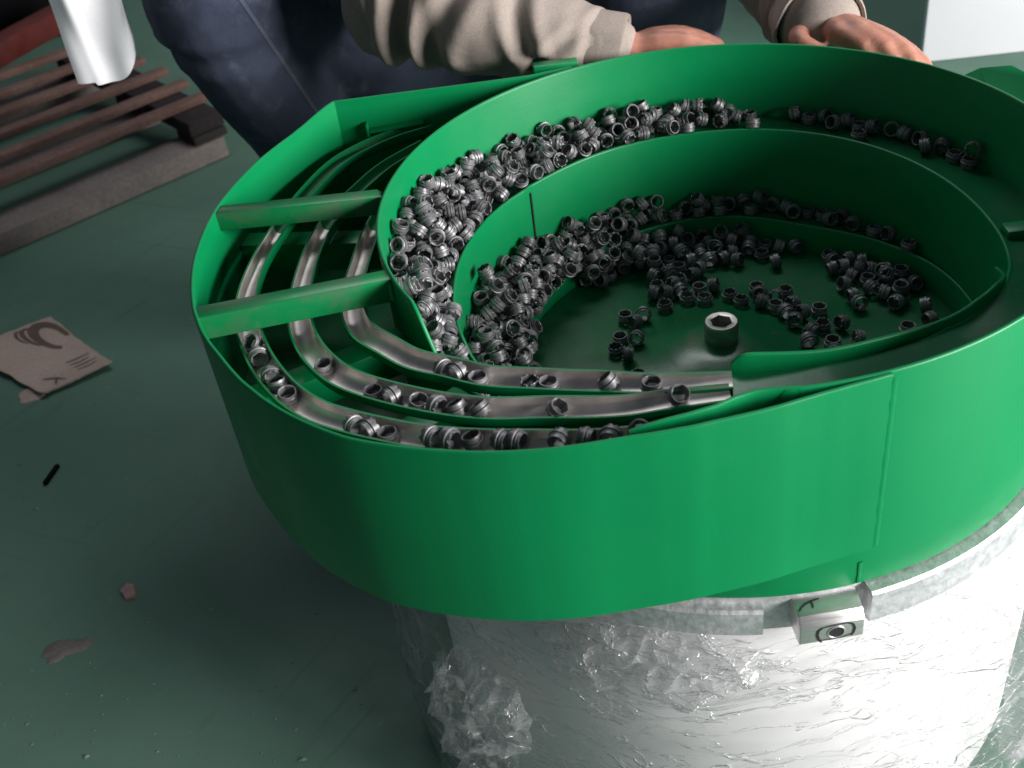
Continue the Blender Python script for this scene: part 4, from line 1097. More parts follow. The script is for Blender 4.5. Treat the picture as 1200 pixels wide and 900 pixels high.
('U',-0.6045,0.0453,-0.5402,0.419,-0.167,0.097,0.887),('U',-0.9218,0.2255,-0.141,0.319,0.325,-0.829,0.324),('U',0.1757,0.9548,-0.2428,0.482,-0.624,-0.441,-0.429),('L',-0.7129,0.2357,-0.4336,0.006,-0.092,0.885,-0.457),
('U',-0.6739,0.6085,-0.1958,0.062,0.814,-0.556,0.155),('L',-0.6639,0.2732,-0.4411,0.474,0.091,0.251,0.839),('U',-0.7395,0.5432,-0.1937,0.629,-0.728,-0.153,-0.227),('F',0.224,0.6535,-0.625,0.156,-0.986,-0.031,0.058),
('L',-0.7419,0.211,-0.4792,0.606,-0.152,0.687,-0.371),('L',-0.6657,0.3542,-0.4637,0.01,-0.135,-0.749,-0.649),('U',-0.7442,-0.1822,-0.4357,0.282,-0.803,-0.393,0.349),('U',-0.8527,0.3287,-0.1645,0.335,-0.247,-0.876,0.244),
('R',-0.2777,-0.0913,-0.6185,0.035,-0.83,0.557,-0.027),('L',-0.6991,-0.0092,-0.5345,0.979,0.096,-0.04,0.173),('F',0.0521,0.6772,-0.6319,0.72,-0.017,-0.015,-0.694),('U',-0.839,0.3754,-0.1961,0.624,-0.365,-0.106,-0.683),
('U',-0.7088,0.6526,-0.2064,0.255,0.605,0.358,-0.664),('L',-0.6811,0.0823,-0.5208,0.369,0.215,-0.118,0.897),('L',-0.2948,0.5424,-0.5822,0.754,0.526,0.285,-0.272),('U',-0.6939,-0.1705,-0.4614,0.54,0.5,-0.259,-0.625),
('U',-0.2103,0.9402,-0.2424,0.499,-0.467,-0.663,-0.305),('U',-0.2256,0.88,-0.2381,0.587,0.117,-0.527,0.603),('U',0.0833,0.9327,-0.2512,0.032,0.972,-0.235,0.005),('L',-0.1397,0.609,-0.5858,0.868,0.35,0.096,0.339),
('U',-0.6121,-0.1509,-0.4956,0.247,-0.864,-0.39,0.203),('U',-0.8917,0.1877,-0.1783,0.5,-0.45,0.467,0.574),('L',-0.4466,0.5004,-0.507,0.304,-0.863,-0.389,-0.11),('L',-0.1998,0.6797,-0.5062,0.447,-0.847,0.019,-0.288),
('L',0.173,0.6666,-0.6215,0.722,-0.348,-0.479,0.358),('F',-0.0586,0.6298,-0.6192,0.702,0.266,0.644,-0.146),('U',-0.847,-0.292,-0.2361,0.75,-0.171,-0.635,-0.064),('L',-0.2225,0.7248,-0.543,0.186,-0.034,0.059,0.98),
('U',-0.9438,0.1964,-0.1536,0.114,0.544,0.705,-0.44),('U',-0.425,0.8321,-0.2203,0.282,-0.788,-0.344,-0.427),('U',-0.167,0.8842,-0.2386,0.129,-0.094,0.563,-0.811),('L',-0.6665,0.3179,-0.4599,0.524,0.518,0.391,-0.551),
('U',-0.8502,-0.086,-0.2452,0.035,0.077,0.996,0.003),('L',-0.0579,0.6719,-0.5776,0.744,0.653,0.143,0.017),('F',0.6759,0.1927,-0.6221,0.445,0.576,-0.094,-0.68),('U',-0.6067,-0.1055,-0.5231,0.358,-0.922,-0.123,-0.081),
('L',-0.7005,0.1909,-0.452,0.919,0.065,-0.243,-0.304),('F',-0.0938,0.5239,-0.6255,0.857,-0.011,0.004,0.514),('U',-0.9454,0.1889,-0.2001,0.419,-0.017,0.208,0.884),('U',-0.9429,-0.0804,-0.1899,0.781,-0.569,-0.184,-0.181),
('F',0.021,0.6037,-0.6285,0.965,-0.023,-0.006,-0.261),('U',-0.8679,0.4312,-0.1517,0.434,-0.597,-0.16,0.655),('U',-0.7371,0.6215,-0.1947,0.401,0.11,-0.652,0.634),('U',-0.5325,0.7961,-0.2005,0.048,0.445,0.875,0.185),
('L',-0.6535,0.1422,-0.5507,0.471,0.751,-0.27,0.376),('L',-0.6483,0.2265,-0.5121,0.891,0.323,0.199,0.248),('L',-0.7558,0.0276,-0.4521,0.071,-0.5,0.771,0.388),('L',-0.4961,0.4438,-0.5289,0.137,-0.213,-0.918,-0.306),
('L',-0.617,0.384,-0.4783,0.368,-0.019,-0.924,0.1),('U',-0.8248,0.4091,-0.181,0.382,-0.315,-0.212,-0.843),('U',-0.3353,0.8049,-0.2478,0.028,0.986,0.161,0.008),('U',-0.3381,0.8863,-0.2414,0.576,0.404,0.708,0.064),
('L',-0.6578,-0.0145,-0.5697,0.309,-0.878,0.233,-0.281),('L',-0.0078,0.6578,-0.621,0.421,0.685,-0.369,0.466),('L',-0.776,-0.0137,-0.4712,0.334,0.495,-0.766,0.238),('L',-0.6522,0.3758,-0.51,0.266,0.243,0.92,0.155),
('L',0.6829,0.2501,-0.6336,0.452,-0.011,0.001,-0.892),('U',-0.8094,0.2834,-0.2361,0.586,0.175,0.552,0.567),('U',-0.261,0.9271,-0.2192,0.121,0.668,0.575,-0.458),('U',-0.7684,-0.5272,-0.2675,0.115,-0.808,-0.312,-0.487),
('U',-0.4203,0.7567,-0.2371,0.803,0.383,-0.45,0.075),('L',-0.6337,0.2834,-0.494,0.707,0.037,0.632,-0.317),('L',-0.7692,0.0523,-0.4902,0.897,0.438,-0.061,0.015),('L',-0.492,0.5007,-0.4844,0.092,-0.699,0.381,-0.598),
('L',-0.2667,0.7096,-0.5338,0.307,-0.773,0.015,-0.555),('U',-0.1376,0.9554,-0.2414,0.158,0.066,-0.511,0.842),('U',-0.9157,-0.3022,-0.1631,0.063,0.4,0.902,0.149),('U',0.0406,0.9721,-0.243,0.003,-0.001,-0.681,0.733),
('U',-0.8875,0.2704,-0.1589,0.147,-0.505,0.668,-0.527),('L',-0.6844,0.2561,-0.4796,0.155,0.676,-0.158,0.703),('L',-0.5549,0.3894,-0.581,0.04,0.935,0.287,0.203),('L',-0.5979,0.383,-0.5212,0.059,0.904,0.374,0.199),
('F',-0.2249,0.6146,-0.6202,0.306,-0.005,0.712,-0.632),('U',-0.965,0.1364,-0.1885,0.286,0.679,0.191,0.649),('U',-0.489,0.679,-0.2462,0.024,0.996,0.081,0.015),('L',-0.5901,0.3292,-0.5504,0.16,0.527,0.8,0.24),
('U',-0.6227,0.5514,-0.2456,0.109,-0.022,0.018,0.994),('U',-0.5539,0.706,-0.2387,0.624,-0.299,0.54,-0.479),('U',-0.392,0.7931,-0.2487,0.025,0.532,0.846,-0.014),('L',-0.7789,-0.093,-0.4783,0.236,0.499,0.189,-0.812),
('U',-0.7491,0.3938,-0.2361,0.19,0.279,-0.758,-0.557),('U',-0.4687,0.7826,-0.2383,0.596,0.026,-0.528,-0.604),('L',-0.7267,0.182,-0.5261,0.937,0.284,0.203,0.017),('L',-0.6136,0.2608,-0.5427,0.764,0.479,0.204,0.381),
('U',-0.9153,-0.0473,-0.2496,0.606,-0.027,-0.021,0.795),('L',-0.4677,0.5175,-0.5653,0.001,0.995,-0.01,0.096),('F',-0.1101,0.5848,-0.628,0.02,0.773,0.634,-0.011),('U',-0.8748,-0.3581,-0.2451,0.197,0.599,-0.445,0.636),
('U',-0.8881,0.1638,-0.2392,0.532,0.487,-0.629,0.289),('U',-0.8454,0.4633,-0.1867,0.087,-0.12,-0.489,0.86),('U',-0.7889,0.5468,-0.2428,0.29,0.277,-0.728,0.556),('U',-0.4731,0.8394,-0.2532,0.015,0.043,0.999,-0.024),
('L',-0.6215,0.3301,-0.526,0.841,-0.028,-0.287,0.458),('L',-0.5474,0.4155,-0.5149,0.553,-0.591,-0.446,-0.383),('L',-0.5362,0.5161,-0.4755,0.169,0.843,0.293,-0.418),('U',-0.7055,-0.5029,-0.2857,0.536,-0.008,0.78,-0.322),
('U',-0.9484,0.1697,-0.2426,0.182,-0.397,-0.649,-0.623),('U',-0.8626,0.1107,-0.236,0.782,0.194,-0.591,0.045),('U',-0.5976,0.6711,-0.2195,0.672,-0.259,-0.234,-0.653),('L',-0.5203,0.5183,-0.5281,0.206,-0.681,0.673,0.204),
('L',-0.6075,0.4399,-0.4604,0.04,0.563,0.796,0.221),('U',-0.8423,0.2427,-0.2371,0.582,0.051,-0.808,0.075),('U',-0.8175,0.5105,-0.1996,0.147,0.098,-0.934,0.311),('L',-0.565,0.4875,-0.4815,0.877,-0.352,0.285,-0.158),
('L',-0.5373,0.4644,-0.5144,0.181,-0.539,0.684,-0.457),('L',-0.3501,0.6641,-0.5404,0.51,-0.606,0.399,-0.462),('U',-0.7875,0.3886,-0.2078,0.014,-0.891,0.098,-0.444),('U',-0.8567,0.2005,-0.2169,0.092,0.26,0.874,0.399),
('U',-0.8309,0.4113,-0.2403,0.776,-0.083,-0.619,0.092),('U',-0.2819,0.8894,-0.2395,0.321,0.388,0.228,-0.833),('L',-0.6659,0.0412,-0.585,0.085,-0.952,-0.177,-0.236),('L',-0.7301,-0.0774,-0.4868,0.585,0.629,0.505,0.088),
('L',-0.6502,0.0972,-0.5727,0.89,-0.294,0.208,0.28),('L',-0.4264,0.554,-0.5464,0.302,-0.661,0.362,0.583),('U',-0.905,-0.0421,-0.2128,0.999,-0.001,-0.034,0.036),('U',-0.6145,-0.0555,-0.5421,0.189,-0.768,-0.388,0.474),
('U',-0.9009,0.3422,-0.1335,0.437,-0.697,0.549,0.147),('U',-0.5996,0.6367,-0.2374,0.936,-0.349,-0.005,-0.046),('U',-0.0591,0.9623,-0.2423,0.419,-0.619,-0.296,0.595),('L',-0.6751,0.1449,-0.607,0.539,-0.287,0.725,-0.318),
('L',-0.7191,0.2412,-0.5225,0.183,0.579,0.754,-0.249),('L',-0.61,0.437,-0.5024,0.114,0.252,0.941,0.193),('U',-0.9301,-0.2514,-0.1691,0.099,-0.014,-0.576,-0.811),('U',-0.7978,0.3414,-0.2367,0.705,0.043,0.702,0.095),
('U',-0.6542,0.6644,-0.2415,0.432,0.789,0.041,-0.434),('U',-0.7668,0.5037,-0.2263,0.248,-0.731,0.523,0.36),('U',-0.6704,0.5846,-0.2384,0.236,-0.456,-0.656,0.554),('U',-0.0131,0.9576,-0.2526,0.762,-0.024,0.02,0.647),
('L',-0.7131,-0.1276,-0.4949,0.799,-0.395,0.452,-0.022),('L',-0.7014,0.1003,-0.5594,0.896,-0.073,-0.427,-0.101),('L',-0.6721,0.1879,-0.5481,0.008,0.506,-0.33,0.797),('L',-0.7623,0.0875,-0.5222,0.151,0.627,0.691,0.327),
('L',-0.6751,0.274,-0.5432,0.167,0.149,0.902,-0.369),('L',-0.5876,0.4521,-0.541,0.324,0.276,-0.574,-0.7),('U',-0.9099,-0.1032,-0.2388,0.815,0.055,0.567,0.112),('U',-0.8057,0.454,-0.2108,0.123,-0.517,0.051,0.845),
('U',-0.7965,0.5419,-0.1833,0.169,0.165,-0.924,0.299),('U',-0.642,0.7137,-0.2413,0.405,0.198,-0.862,0.231),('U',-0.419,0.8673,-0.2427,0.539,-0.488,0.656,0.205),('L',-0.7211,0.2656,-0.482,0.137,0.586,-0.393,-0.695),
('L',-0.5152,0.548,-0.564,0.492,0.709,0.162,0.478),('L',-0.4401,0.6026,-0.5195,0.497,0.399,-0.103,-0.764),('U',-0.9103,-0.1523,-0.2261,0.687,0.318,0.301,-0.579),('U',-0.9551,-0.1265,-0.2005,0.16,-0.453,0.848,0.224),
('U',-0.769,-0.432,-0.2543,0.917,-0.322,-0.219,0.081),('U',-0.8797,0.2774,-0.2401,0.114,0.382,-0.441,0.804),('U',-0.8849,0.2391,-0.1965,0.697,-0.037,-0.36,-0.62),('L',-0.7775,-0.0448,-0.5099,0.93,-0.255,-0.218,0.153),
('L',-0.7626,0.1408,-0.5464,0.309,-0.545,0.458,-0.63),('L',-0.7115,0.2121,-0.5584,0.926,0.314,-0.131,0.163),('L',-0.7257,-0.0195,-0.5009,0.092,-0.499,0.858,0.077),('L',-0.7733,0.016,-0.5197,0.251,0.569,0.714,-0.322),
('L',-0.3835,0.5988,-0.5404,0.81,-0.277,0.472,-0.209),('L',-0.5065,0.474,-0.5631,0.69,0.214,0.691,0.009),('F',-0.1682,0.6271,-0.6206,0.136,-0.721,0.312,-0.604),('U',-0.7191,-0.5489,-0.2928,0.626,0.623,0.243,-0.401),
('U',-0.9138,0.304,-0.2149,0.042,-0.452,0.793,-0.406),('U',-0.9092,0.2089,-0.2405,0.185,0.176,-0.598,-0.76),('U',-0.8824,0.3221,-0.1849,0.388,-0.005,-0.91,0.146),('U',-0.9398,0.2576,-0.1862,0.451,-0.641,-0.284,0.552),
('U',-0.7169,0.4808,-0.2472,0.027,0.18,0.983,-0.013),('U',-0.5248,0.815,-0.243,0.426,-0.78,0.111,0.445),('L',-0.6028,0.2977,-0.5863,0.024,0.513,0.701,-0.496),('L',-0.6484,0.1951,-0.6004,0.63,-0.198,0.649,0.379),
('L',-0.7224,0.1276,-0.5065,0.347,-0.677,0.578,-0.295),('L',-0.5632,0.491,-0.5734,0.349,-0.67,-0.355,-0.55),('L',-0.5279,0.4263,-0.5673,0.315,0.822,0.226,-0.418),('L',-0.4763,0.5487,-0.5206,0.472,-0.55,0.358,-0.589),
('U',-0.8846,-0.2786,-0.2383,0.362,-0.44,0.535,-0.624),('U',-0.553,-0.4482,-0.6225,0.518,-0.37,0.486,0.599),('U',-0.4801,-0.5535,-0.6337,0.959,0.006,-0.01,0.283),('U',-0.8226,-0.4527,-0.2597,0.298,0.064,-0.717,-0.627),
('U',-0.6725,-0.5529,-0.3268,0.2,-0.752,-0.618,0.114),('U',-0.8782,0.0036,-0.2372,0.024,0.564,-0.533,0.63),('U',-0.9131,-0.2057,-0.2505,0.989,0.001,-0.038,0.141),('U',-0.762,-0.2673,-0.4586,0.531,0.423,-0.707,0.197),
('U',-0.8758,-0.4045,-0.2286,0.869,0.491,0.038,0.042),('U',-0.6611,-0.2107,-0.488,0.537,0.13,-0.833,0.011),('U',-0.5944,-0.603,-0.3566,0.01,-0.537,-0.596,-0.597),('U',-0.6678,-0.3822,-0.5241,0.763,0.63,-0.101,-0.105),
('U',-0.9119,0.0356,-0.2299,0.838,-0.43,0.102,-0.32),('U',-0.9627,-0.0401,-0.2166,0.454,0.395,0.583,-0.546),('U',-0.8579,-0.439,-0.2154,0.777,0.514,-0.053,0.36),('U',-0.6339,-0.579,-0.3408,0.211,-0.358,0.8,-0.432),
('U',-0.9602,-0.1673,-0.1706,0.364,-0.534,-0.461,0.608),('U',-0.7646,-0.308,-0.4984,0.065,-0.702,-0.103,-0.701),('U',-0.9638,0.0065,-0.2067,0.553,-0.686,-0.4,-0.25),('U',-0.5409,-0.4177,-0.5927,0.28,0.457,-0.744,0.399),
('U',-0.904,-0.3339,-0.2428,0.541,0.755,0.037,0.369),('U',-0.7207,-0.386,-0.501,0.148,-0.24,-0.937,-0.207),('U',-0.7333,-0.3592,-0.5278,0.244,-0.382,-0.869,-0.199),('U',-0.7837,-0.1717,-0.4571,0.247,0.689,-0.313,-0.605),
('U',-0.7065,-0.2623,-0.5202,0.115,-0.61,-0.032,0.783),('U',-0.9404,-0.2561,-0.2425,0.53,0.311,0.637,0.465),('U',-0.5972,-0.3663,-0.5285,0.303,0.372,0.839,0.258),('U',-0.7181,-0.5842,-0.2746,0.57,-0.699,-0.258,-0.346),
('U',-0.9171,-0.2937,-0.2043,0.913,0.176,-0.173,-0.325),('U',-0.9585,-0.0998,-0.2428,0.555,0.783,-0.043,0.277),('U',-0.6943,-0.3404,-0.4763,0.078,0.138,0.195,-0.968),('U',-0.5886,-0.521,-0.5879,0.583,0.629,-0.123,0.5),
('U',-0.6857,-0.3286,-0.5095,0.232,-0.928,0.285,-0.057),('U',-0.7281,-0.2138,-0.4805,0.863,0.276,0.318,0.277),('U',-0.6271,-0.311,-0.5034,0.186,-0.356,0.915,-0.032),('U',-0.5949,-0.2002,-0.4999,0.713,-0.657,-0.17,-0.176),
('U',-0.6258,-0.4391,-0.5417,0.175,0.064,-0.455,-0.871),('U',-0.7076,-0.2843,-0.4674,0.515,-0.822,0.241,-0.015),('U',-0.579,-0.4642,-0.5863,0.079,0.631,0.692,0.341),('U',-0.5531,-0.5524,-0.6237,0.201,0.687,0.101,-0.691),
('U',-0.5816,-0.4108,-0.5652,0.313,0.391,0.845,0.184),('U',-0.7737,-0.1931,-0.51,0.671,0.638,0.266,-0.269),('U',-0.9308,-0.2036,-0.2048,0.399,-0.574,-0.212,-0.683),('U',-0.6821,-0.2495,-0.4692,0.516,0.55,0.224,-0.618),
('U',-0.5661,-0.2021,-0.5501,0.894,-0.372,0.24,0.074),('U',-0.6905,-0.4256,-0.5263,0.246,0.927,0.284,0.002),('U',-0.6624,-0.4686,-0.6208,0.515,0.022,-0.709,0.481),('U',-0.6113,-0.4756,-0.5671,0.309,-0.842,0.406,-0.176),
('U',-0.8271,-0.4014,-0.2616,0.584,0.04,-0.072,0.808),('U',-0.4502,-0.5046,-0.6218,0.603,-0.571,0.528,-0.175),('U',-0.9531,-0.1653,-0.2422,0.797,-0.002,0.567,0.207),('U',-0.739,-0.4721,-0.2652,0.687,-0.353,0.231,0.593),
('U',-0.9429,0.0034,-0.2515,0.004,0.995,0.092,0.033),('U',-0.4518,-0.4151,-0.6289,0.375,-0.01,-0.021,0.927),('U',-0.8344,0.3448,-0.2388,0.706,-0.114,0.696,-0.063),('U',-0.8806,0.3915,-0.2493,0.006,0.052,0.994,-0.092),
('U',-0.9489,0.0943,-0.2419,0.567,-0.544,0.531,0.316),('U',-0.8941,0.0917,-0.2324,0.598,-0.077,0.779,0.169),('U',-0.7757,0.437,-0.2381,0.078,0.798,0.1,0.589),('U',-0.9628,0.0499,-0.2326,0.502,0.752,0.259,0.341),
('U',-0.9293,0.2538,-0.2425,0.618,-0.609,0.496,0.008),('U',-0.8819,0.3496,-0.2253,0.084,-0.069,0.9,0.423),('U',-0.942,0.1305,-0.2406,0.742,0.649,-0.026,-0.169),('U',-0.8725,0.4143,-0.2059,0.598,-0.056,0.543,-0.587),
('U',-0.841,0.2994,-0.2036,0.916,-0.257,-0.307,0.037),('U',-0.8868,0.3756,-0.1638,0.192,-0.713,-0.519,0.43),('U',-0.821,0.4882,-0.2418,0.522,-0.676,-0.496,-0.157),('U',-0.7014,0.6468,-0.2526,0.068,0.019,-0.021,-0.997),
('U',-0.77,0.5935,-0.243,0.194,-0.445,0.508,-0.712),('U',-0.7041,0.5364,-0.2385,0.547,-0.113,0.766,-0.318),('U',-0.5936,0.7244,-0.2412,0.583,-0.401,-0.597,0.377),('U',-0.7185,0.5931,-0.2407,0.588,-0.051,-0.806,-0.038),
('U',-0.6393,0.6056,-0.2377,0.416,0.269,0.536,0.684),('U',-0.5683,0.7771,-0.243,0.616,-0.12,0.773,-0.094),('L',-0.697,-0.214,-0.6154,0.056,-0.729,-0.129,0.67),('L',-0.7454,-0.0433,-0.6156,0.424,0.783,-0.088,0.446),
('L',-0.78,-0.0892,-0.6194,0.328,-0.008,-0.188,-0.926),('L',-0.6817,-0.0452,-0.6133,0.262,0.518,0.315,-0.751),('L',-0.6403,-0.3539,-0.6161,0.686,0.568,-0.432,-0.14),('L',-0.6174,-0.1459,-0.6134,0.12,0.703,0.337,0.615),
('L',-0.6361,0.0015,-0.6113,0.061,-0.413,0.327,0.848),('L',-0.6839,-0.1064,-0.6245,0.013,-0.041,0.999,0.005),('L',-0.5999,-0.1985,-0.6186,0.739,-0.238,-0.552,-0.303),('L',-0.7114,-0.1576,-0.6257,0.003,-0.979,-0.206,-0.012),
('L',-0.7764,-0.0106,-0.6054,0.569,-0.12,0.787,0.204),('L',-0.7104,-0.1871,-0.5787,0.321,0.006,-0.386,-0.865),('L',-0.7001,-0.2892,-0.617,0.61,0.55,0.569,-0.043),('L',-0.5714,-0.3773,-0.6219,0.246,0.194,0.187,0.931),
('L',-0.6507,-0.201,-0.6139,0.187,0.591,0.043,-0.783),('L',-0.7281,-0.2582,-0.5932,0.166,0.862,-0.477,-0.055),('L',-0.6927,-0.0515,-0.5558,0.507,0.672,0.522,-0.138),('L',-0.7386,-0.1112,-0.6154,0.38,0.714,0.055,0.585),
('L',-0.6421,-0.0989,-0.584,0.211,-0.331,0.79,-0.471),('L',-0.6169,-0.2483,-0.578,0.374,0.662,0.642,-0.103),('L',-0.5571,-0.2862,-0.6295,0.023,-0.501,0.865,-0.001),('L',-0.7899,-0.0652,-0.5784,0.358,-0.62,-0.34,0.609),
('L',-0.6605,-0.1554,-0.596,0.91,-0.407,-0.033,0.071),('L',-0.63,-0.2155,-0.5622,0.132,-0.141,0.911,-0.365),('L',-0.6835,-0.0892,-0.5762,0.512,0.645,0.565,0.048),('L',-0.617,-0.4863,-0.6243,0.586,-0.571,-0.183,0.545),
('L',-0.6518,-0.3382,-0.5728,0.042,-0.538,0.799,-0.266),('L',-0.7649,-0.2407,-0.5379,0.114,-0.014,0.091,-0.989),('L',-0.6755,-0.3853,-0.628,0.992,0.009,-0.011,0.127),('L',-0.7897,-0.1312,-0.5807,0.474,-0.51,-0.481,0.533),
('L',-0.7467,-0.0656,-0.5399,0.148,0.092,-0.661,0.73),('L',-0.7139,-0.0065,-0.5837,0.467,-0.457,-0.719,-0.238),('L',-0.7499,-0.3233,-0.6177,0.738,0.674,0.013,0.027),('L',-0.6648,-0.1373,-0.5477,0.407,-0.339,-0.845,0.08),
('L',-0.6959,-0.0941,-0.5259,0.169,-0.142,0.946,0.237),('L',-0.7383,-0.3712,-0.6189,0.624,-0.262,0.73,0.096),('L',-0.604,-0.3131,-0.545,0.683,-0.615,0.069,0.388),('L',-0.7073,-0.3349,-0.5808,0.709,-0.143,-0.557,0.408),
('L',-0.6865,-0.2303,-0.5642,0.194,-0.73,0.528,0.388),('L',-0.6055,-0.2853,-0.5947,0.431,0.86,-0.16,0.22),('L',-0.6096,-0.3343,-0.61,0.301,-0.673,-0.196,-0.647),('L',-0.7779,-0.1555,-0.6273,0.013,-0.14,0.99,0.002),
('L',-0.7004,-0.4236,-0.6193,0.529,-0.259,0.735,0.337),('L',-0.5126,-0.4895,-0.633,0.012,-0.998,0.061,-0.009),('L',-0.6046,-0.421,-0.6186,0.444,-0.663,-0.053,-0.601),('L',-0.7607,-0.269,-0.6281,0.049,0.011,0.005,-0.999),
('L',-0.7211,-0.1574,-0.5439,0.254,-0.051,0.833,0.489),('L',-0.6234,-0.2663,-0.5342,0.77,0.264,0.112,-0.569),('L',-0.7669,-0.1106,-0.5318,0.677,0.018,-0.713,-0.181),('L',-0.7528,-0.3327,-0.5618,0.113,0.61,0.056,-0.782),
('L',-0.7716,-0.0143,-0.5579,0.99,0.1,0.06,0.077),('L',-0.7169,-0.3959,-0.5712,0.599,0.104,0.699,0.375),('L',-0.7075,-0.1298,-0.5701,0.504,-0.423,0.689,0.304),('L',-0.6741,-0.4393,-0.5695,0.711,-0.29,-0.623,0.148),
('L',-0.7659,-0.2513,-0.5031,0.306,0.051,-0.076,0.948),('L',-0.6728,-0.3096,-0.5382,0.187,-0.347,0.907,0.148),('L',-0.7286,-0.2955,-0.5432,0.857,-0.381,0.324,0.121),('L',-0.4014,-0.4953,-0.63,0.013,0.063,0.998,0.019),
('L',-0.6556,-0.1884,-0.5314,0.335,-0.857,0.349,0.178),('L',-0.5717,-0.4984,-0.6343,0.364,-0.005,-0.01,0.932),('L',-0.7599,-0.1463,-0.502,0.795,0.397,0.245,-0.388),('L',-0.6589,-0.2804,-0.5779,0.391,0.194,0.828,0.351),
('L',-0.4481,-0.606,-0.6342,0.869,0.005,-0.01,0.495),('L',-0.5827,-0.3517,-0.5621,0.886,0.009,-0.397,0.239),('L',-0.647,-0.2572,-0.6256,0.006,0.477,0.879,0.01),('L',-0.7709,-0.223,-0.5712,0.975,0.091,0.006,0.201),
('L',-0.6403,-0.4355,-0.6177,0.735,-0.518,0.417,-0.132),('L',-0.5454,-0.3458,-0.5904,0.516,-0.597,-0.507,-0.346),('L',-0.7714,-0.2789,-0.5818,0.441,0.447,0.55,0.55),('L',-0.7507,0.0154,-0.6145,0.175,-0.781,-0.158,-0.579),
('L',-0.778,-0.1679,-0.5535,0.07,0.183,-0.894,-0.403),('L',-0.6254,-0.3916,-0.574,0.343,0.515,-0.65,-0.442),('L',-0.7184,-0.2073,-0.5288,0.161,0.811,0.55,0.118),('L',-0.6733,-0.382,-0.5812,0.237,-0.507,-0.291,-0.776),
('L',-0.6681,-0.2543,-0.5257,0.009,-0.782,0.139,-0.607),('L',-0.7083,0.0335,-0.624,0,-0.992,-0.127,-0.015),('L',-0.5027,-0.4148,-0.6189,0.075,0.473,-0.048,-0.876),('L',-0.5825,-0.1516,-0.5455,0.507,0.839,0.08,-0.182),
('L',-0.7723,-0.2119,-0.6165,0.621,-0.276,0.47,0.563),('L',-0.7198,0.1265,-0.6107,0.203,0.804,-0.065,-0.555),('L',-0.626,0.1424,-0.6004,0.86,-0.508,-0.02,-0.049),('L',-0.7641,0.0728,-0.6149,0.646,0.123,-0.698,0.283),
('L',-0.6836,0.3389,-0.5906,0.124,-0.714,0.23,0.65),('L',-0.6889,0.0864,-0.6122,0.748,0.293,0.576,-0.155),('L',-0.7367,0.1923,-0.6064,0.545,0.668,-0.478,0.168),('L',-0.6145,0.3596,-0.5907,0.124,-0.985,0.115,-0.017),
('L',-0.761,0.1015,-0.5777,0.735,-0.204,0.173,0.623),('L',-0.7692,0.0444,-0.5672,0.858,-0.015,0.243,-0.453),('L',-0.7132,0.1548,-0.5697,0.494,-0.055,0.294,0.817),('L',-0.7216,0.0497,-0.5766,0.242,0.762,0.33,0.502),
('L',-0.6779,0.3312,-0.5408,0.915,0.222,0.117,0.317),('L',-0.6348,0.0603,-0.6081,0.123,0.374,0.879,0.27),('L',-0.6508,0.3779,-0.5628,0.357,0.177,0.913,-0.084),('L',-0.6472,0.3126,-0.5759,0.791,-0.374,-0.396,0.279),
('L',-0.6953,0.2857,-0.596,0.455,-0.625,-0.438,-0.458),('L',-0.6316,0.2427,-0.5949,0.522,-0.581,0.507,-0.363),('L',-0.7191,0.2404,-0.5991,0.807,-0.084,0.392,-0.432),('L',-0.6934,0.3002,-0.5069,0.887,0.437,-0.038,-0.146),
('L',-0.6765,0.2386,-0.5752,0.447,-0.547,0.697,0.126),('L',-0.7264,0.0399,-0.5195,0.753,0.307,-0.49,-0.314),('L',-0.622,0.4211,-0.5849,0.594,-0.631,0.169,-0.469),('L',-0.5835,0.392,-0.5539,0.619,0.173,-0.114,-0.757),
('L',0.4047,-0.6452,-0.6238,0.792,0.599,-0.063,-0.097),('L',-0.5799,0.4444,-0.5878,0.055,0.635,0.767,0.069),('L',-0.1194,0.6457,-0.6206,0.544,-0.712,0.363,-0.255),('L',-0.4675,0.5813,-0.5658,0.021,0.989,0.119,0.091),
('L',-0.4035,0.6415,-0.546,0.532,-0.708,0.079,0.456),('F',0.618,-0.1326,-0.6298,0.02,-0.66,-0.751,0.011),('F',0.6918,-0.1817,-0.6233,0.613,0.55,-0.565,0.047),('F',0.6979,-0.0722,-0.6224,0.154,0.586,-0.011,-0.795),
('F',0.6608,-0.0826,-0.6214,0.599,-0.141,0.788,-0.008),('R',-0.2711,-0.2424,-0.6118,0.242,0.329,-0.721,-0.56)]
ZONES = {
    'U1': ('dark steel bushing in the deep heap on the upper track along the left wall', 'bushings heaped on the upper track at the left'),
    'U2': ('dark steel bushing in the thinner row on the upper track along the back wall', 'bushings along the back of the upper track'),
    'U3': ('dark steel bushing among the few loose ones in the shaded upper track behind the bolt', 'loose bushings on the shaded upper track'),
    'L1': ('dark steel bushing in the deep heap inside the pot by the left wall', 'bushings heaped in the pot at the left'),
    'L2': ('dark steel bushing in the band on the lower ledge at the back of the pot', 'bushings on the lower ledge'),
    'L3': ('shadowed bushing on the lower ledge at the right side of the pot', 'bushings in the shadow of the lower ledge'),
    'F1': ('dark steel bushing on the pot floor at the foot of the left heap', 'bushings at the foot of the left heap'),
    'F2': ('dark steel bushing on the pot floor lined along the step below the ledge', 'bushings along the step on the pot floor'),
    'R': ('dark steel bushing in the loose ring on the pot floor round the centre bolt', 'bushings round the centre bolt'),
}
rest_v, rest_f = [], []
count = 0
ONE = {}
from mathutils import Quaternion
N_ONE = 262
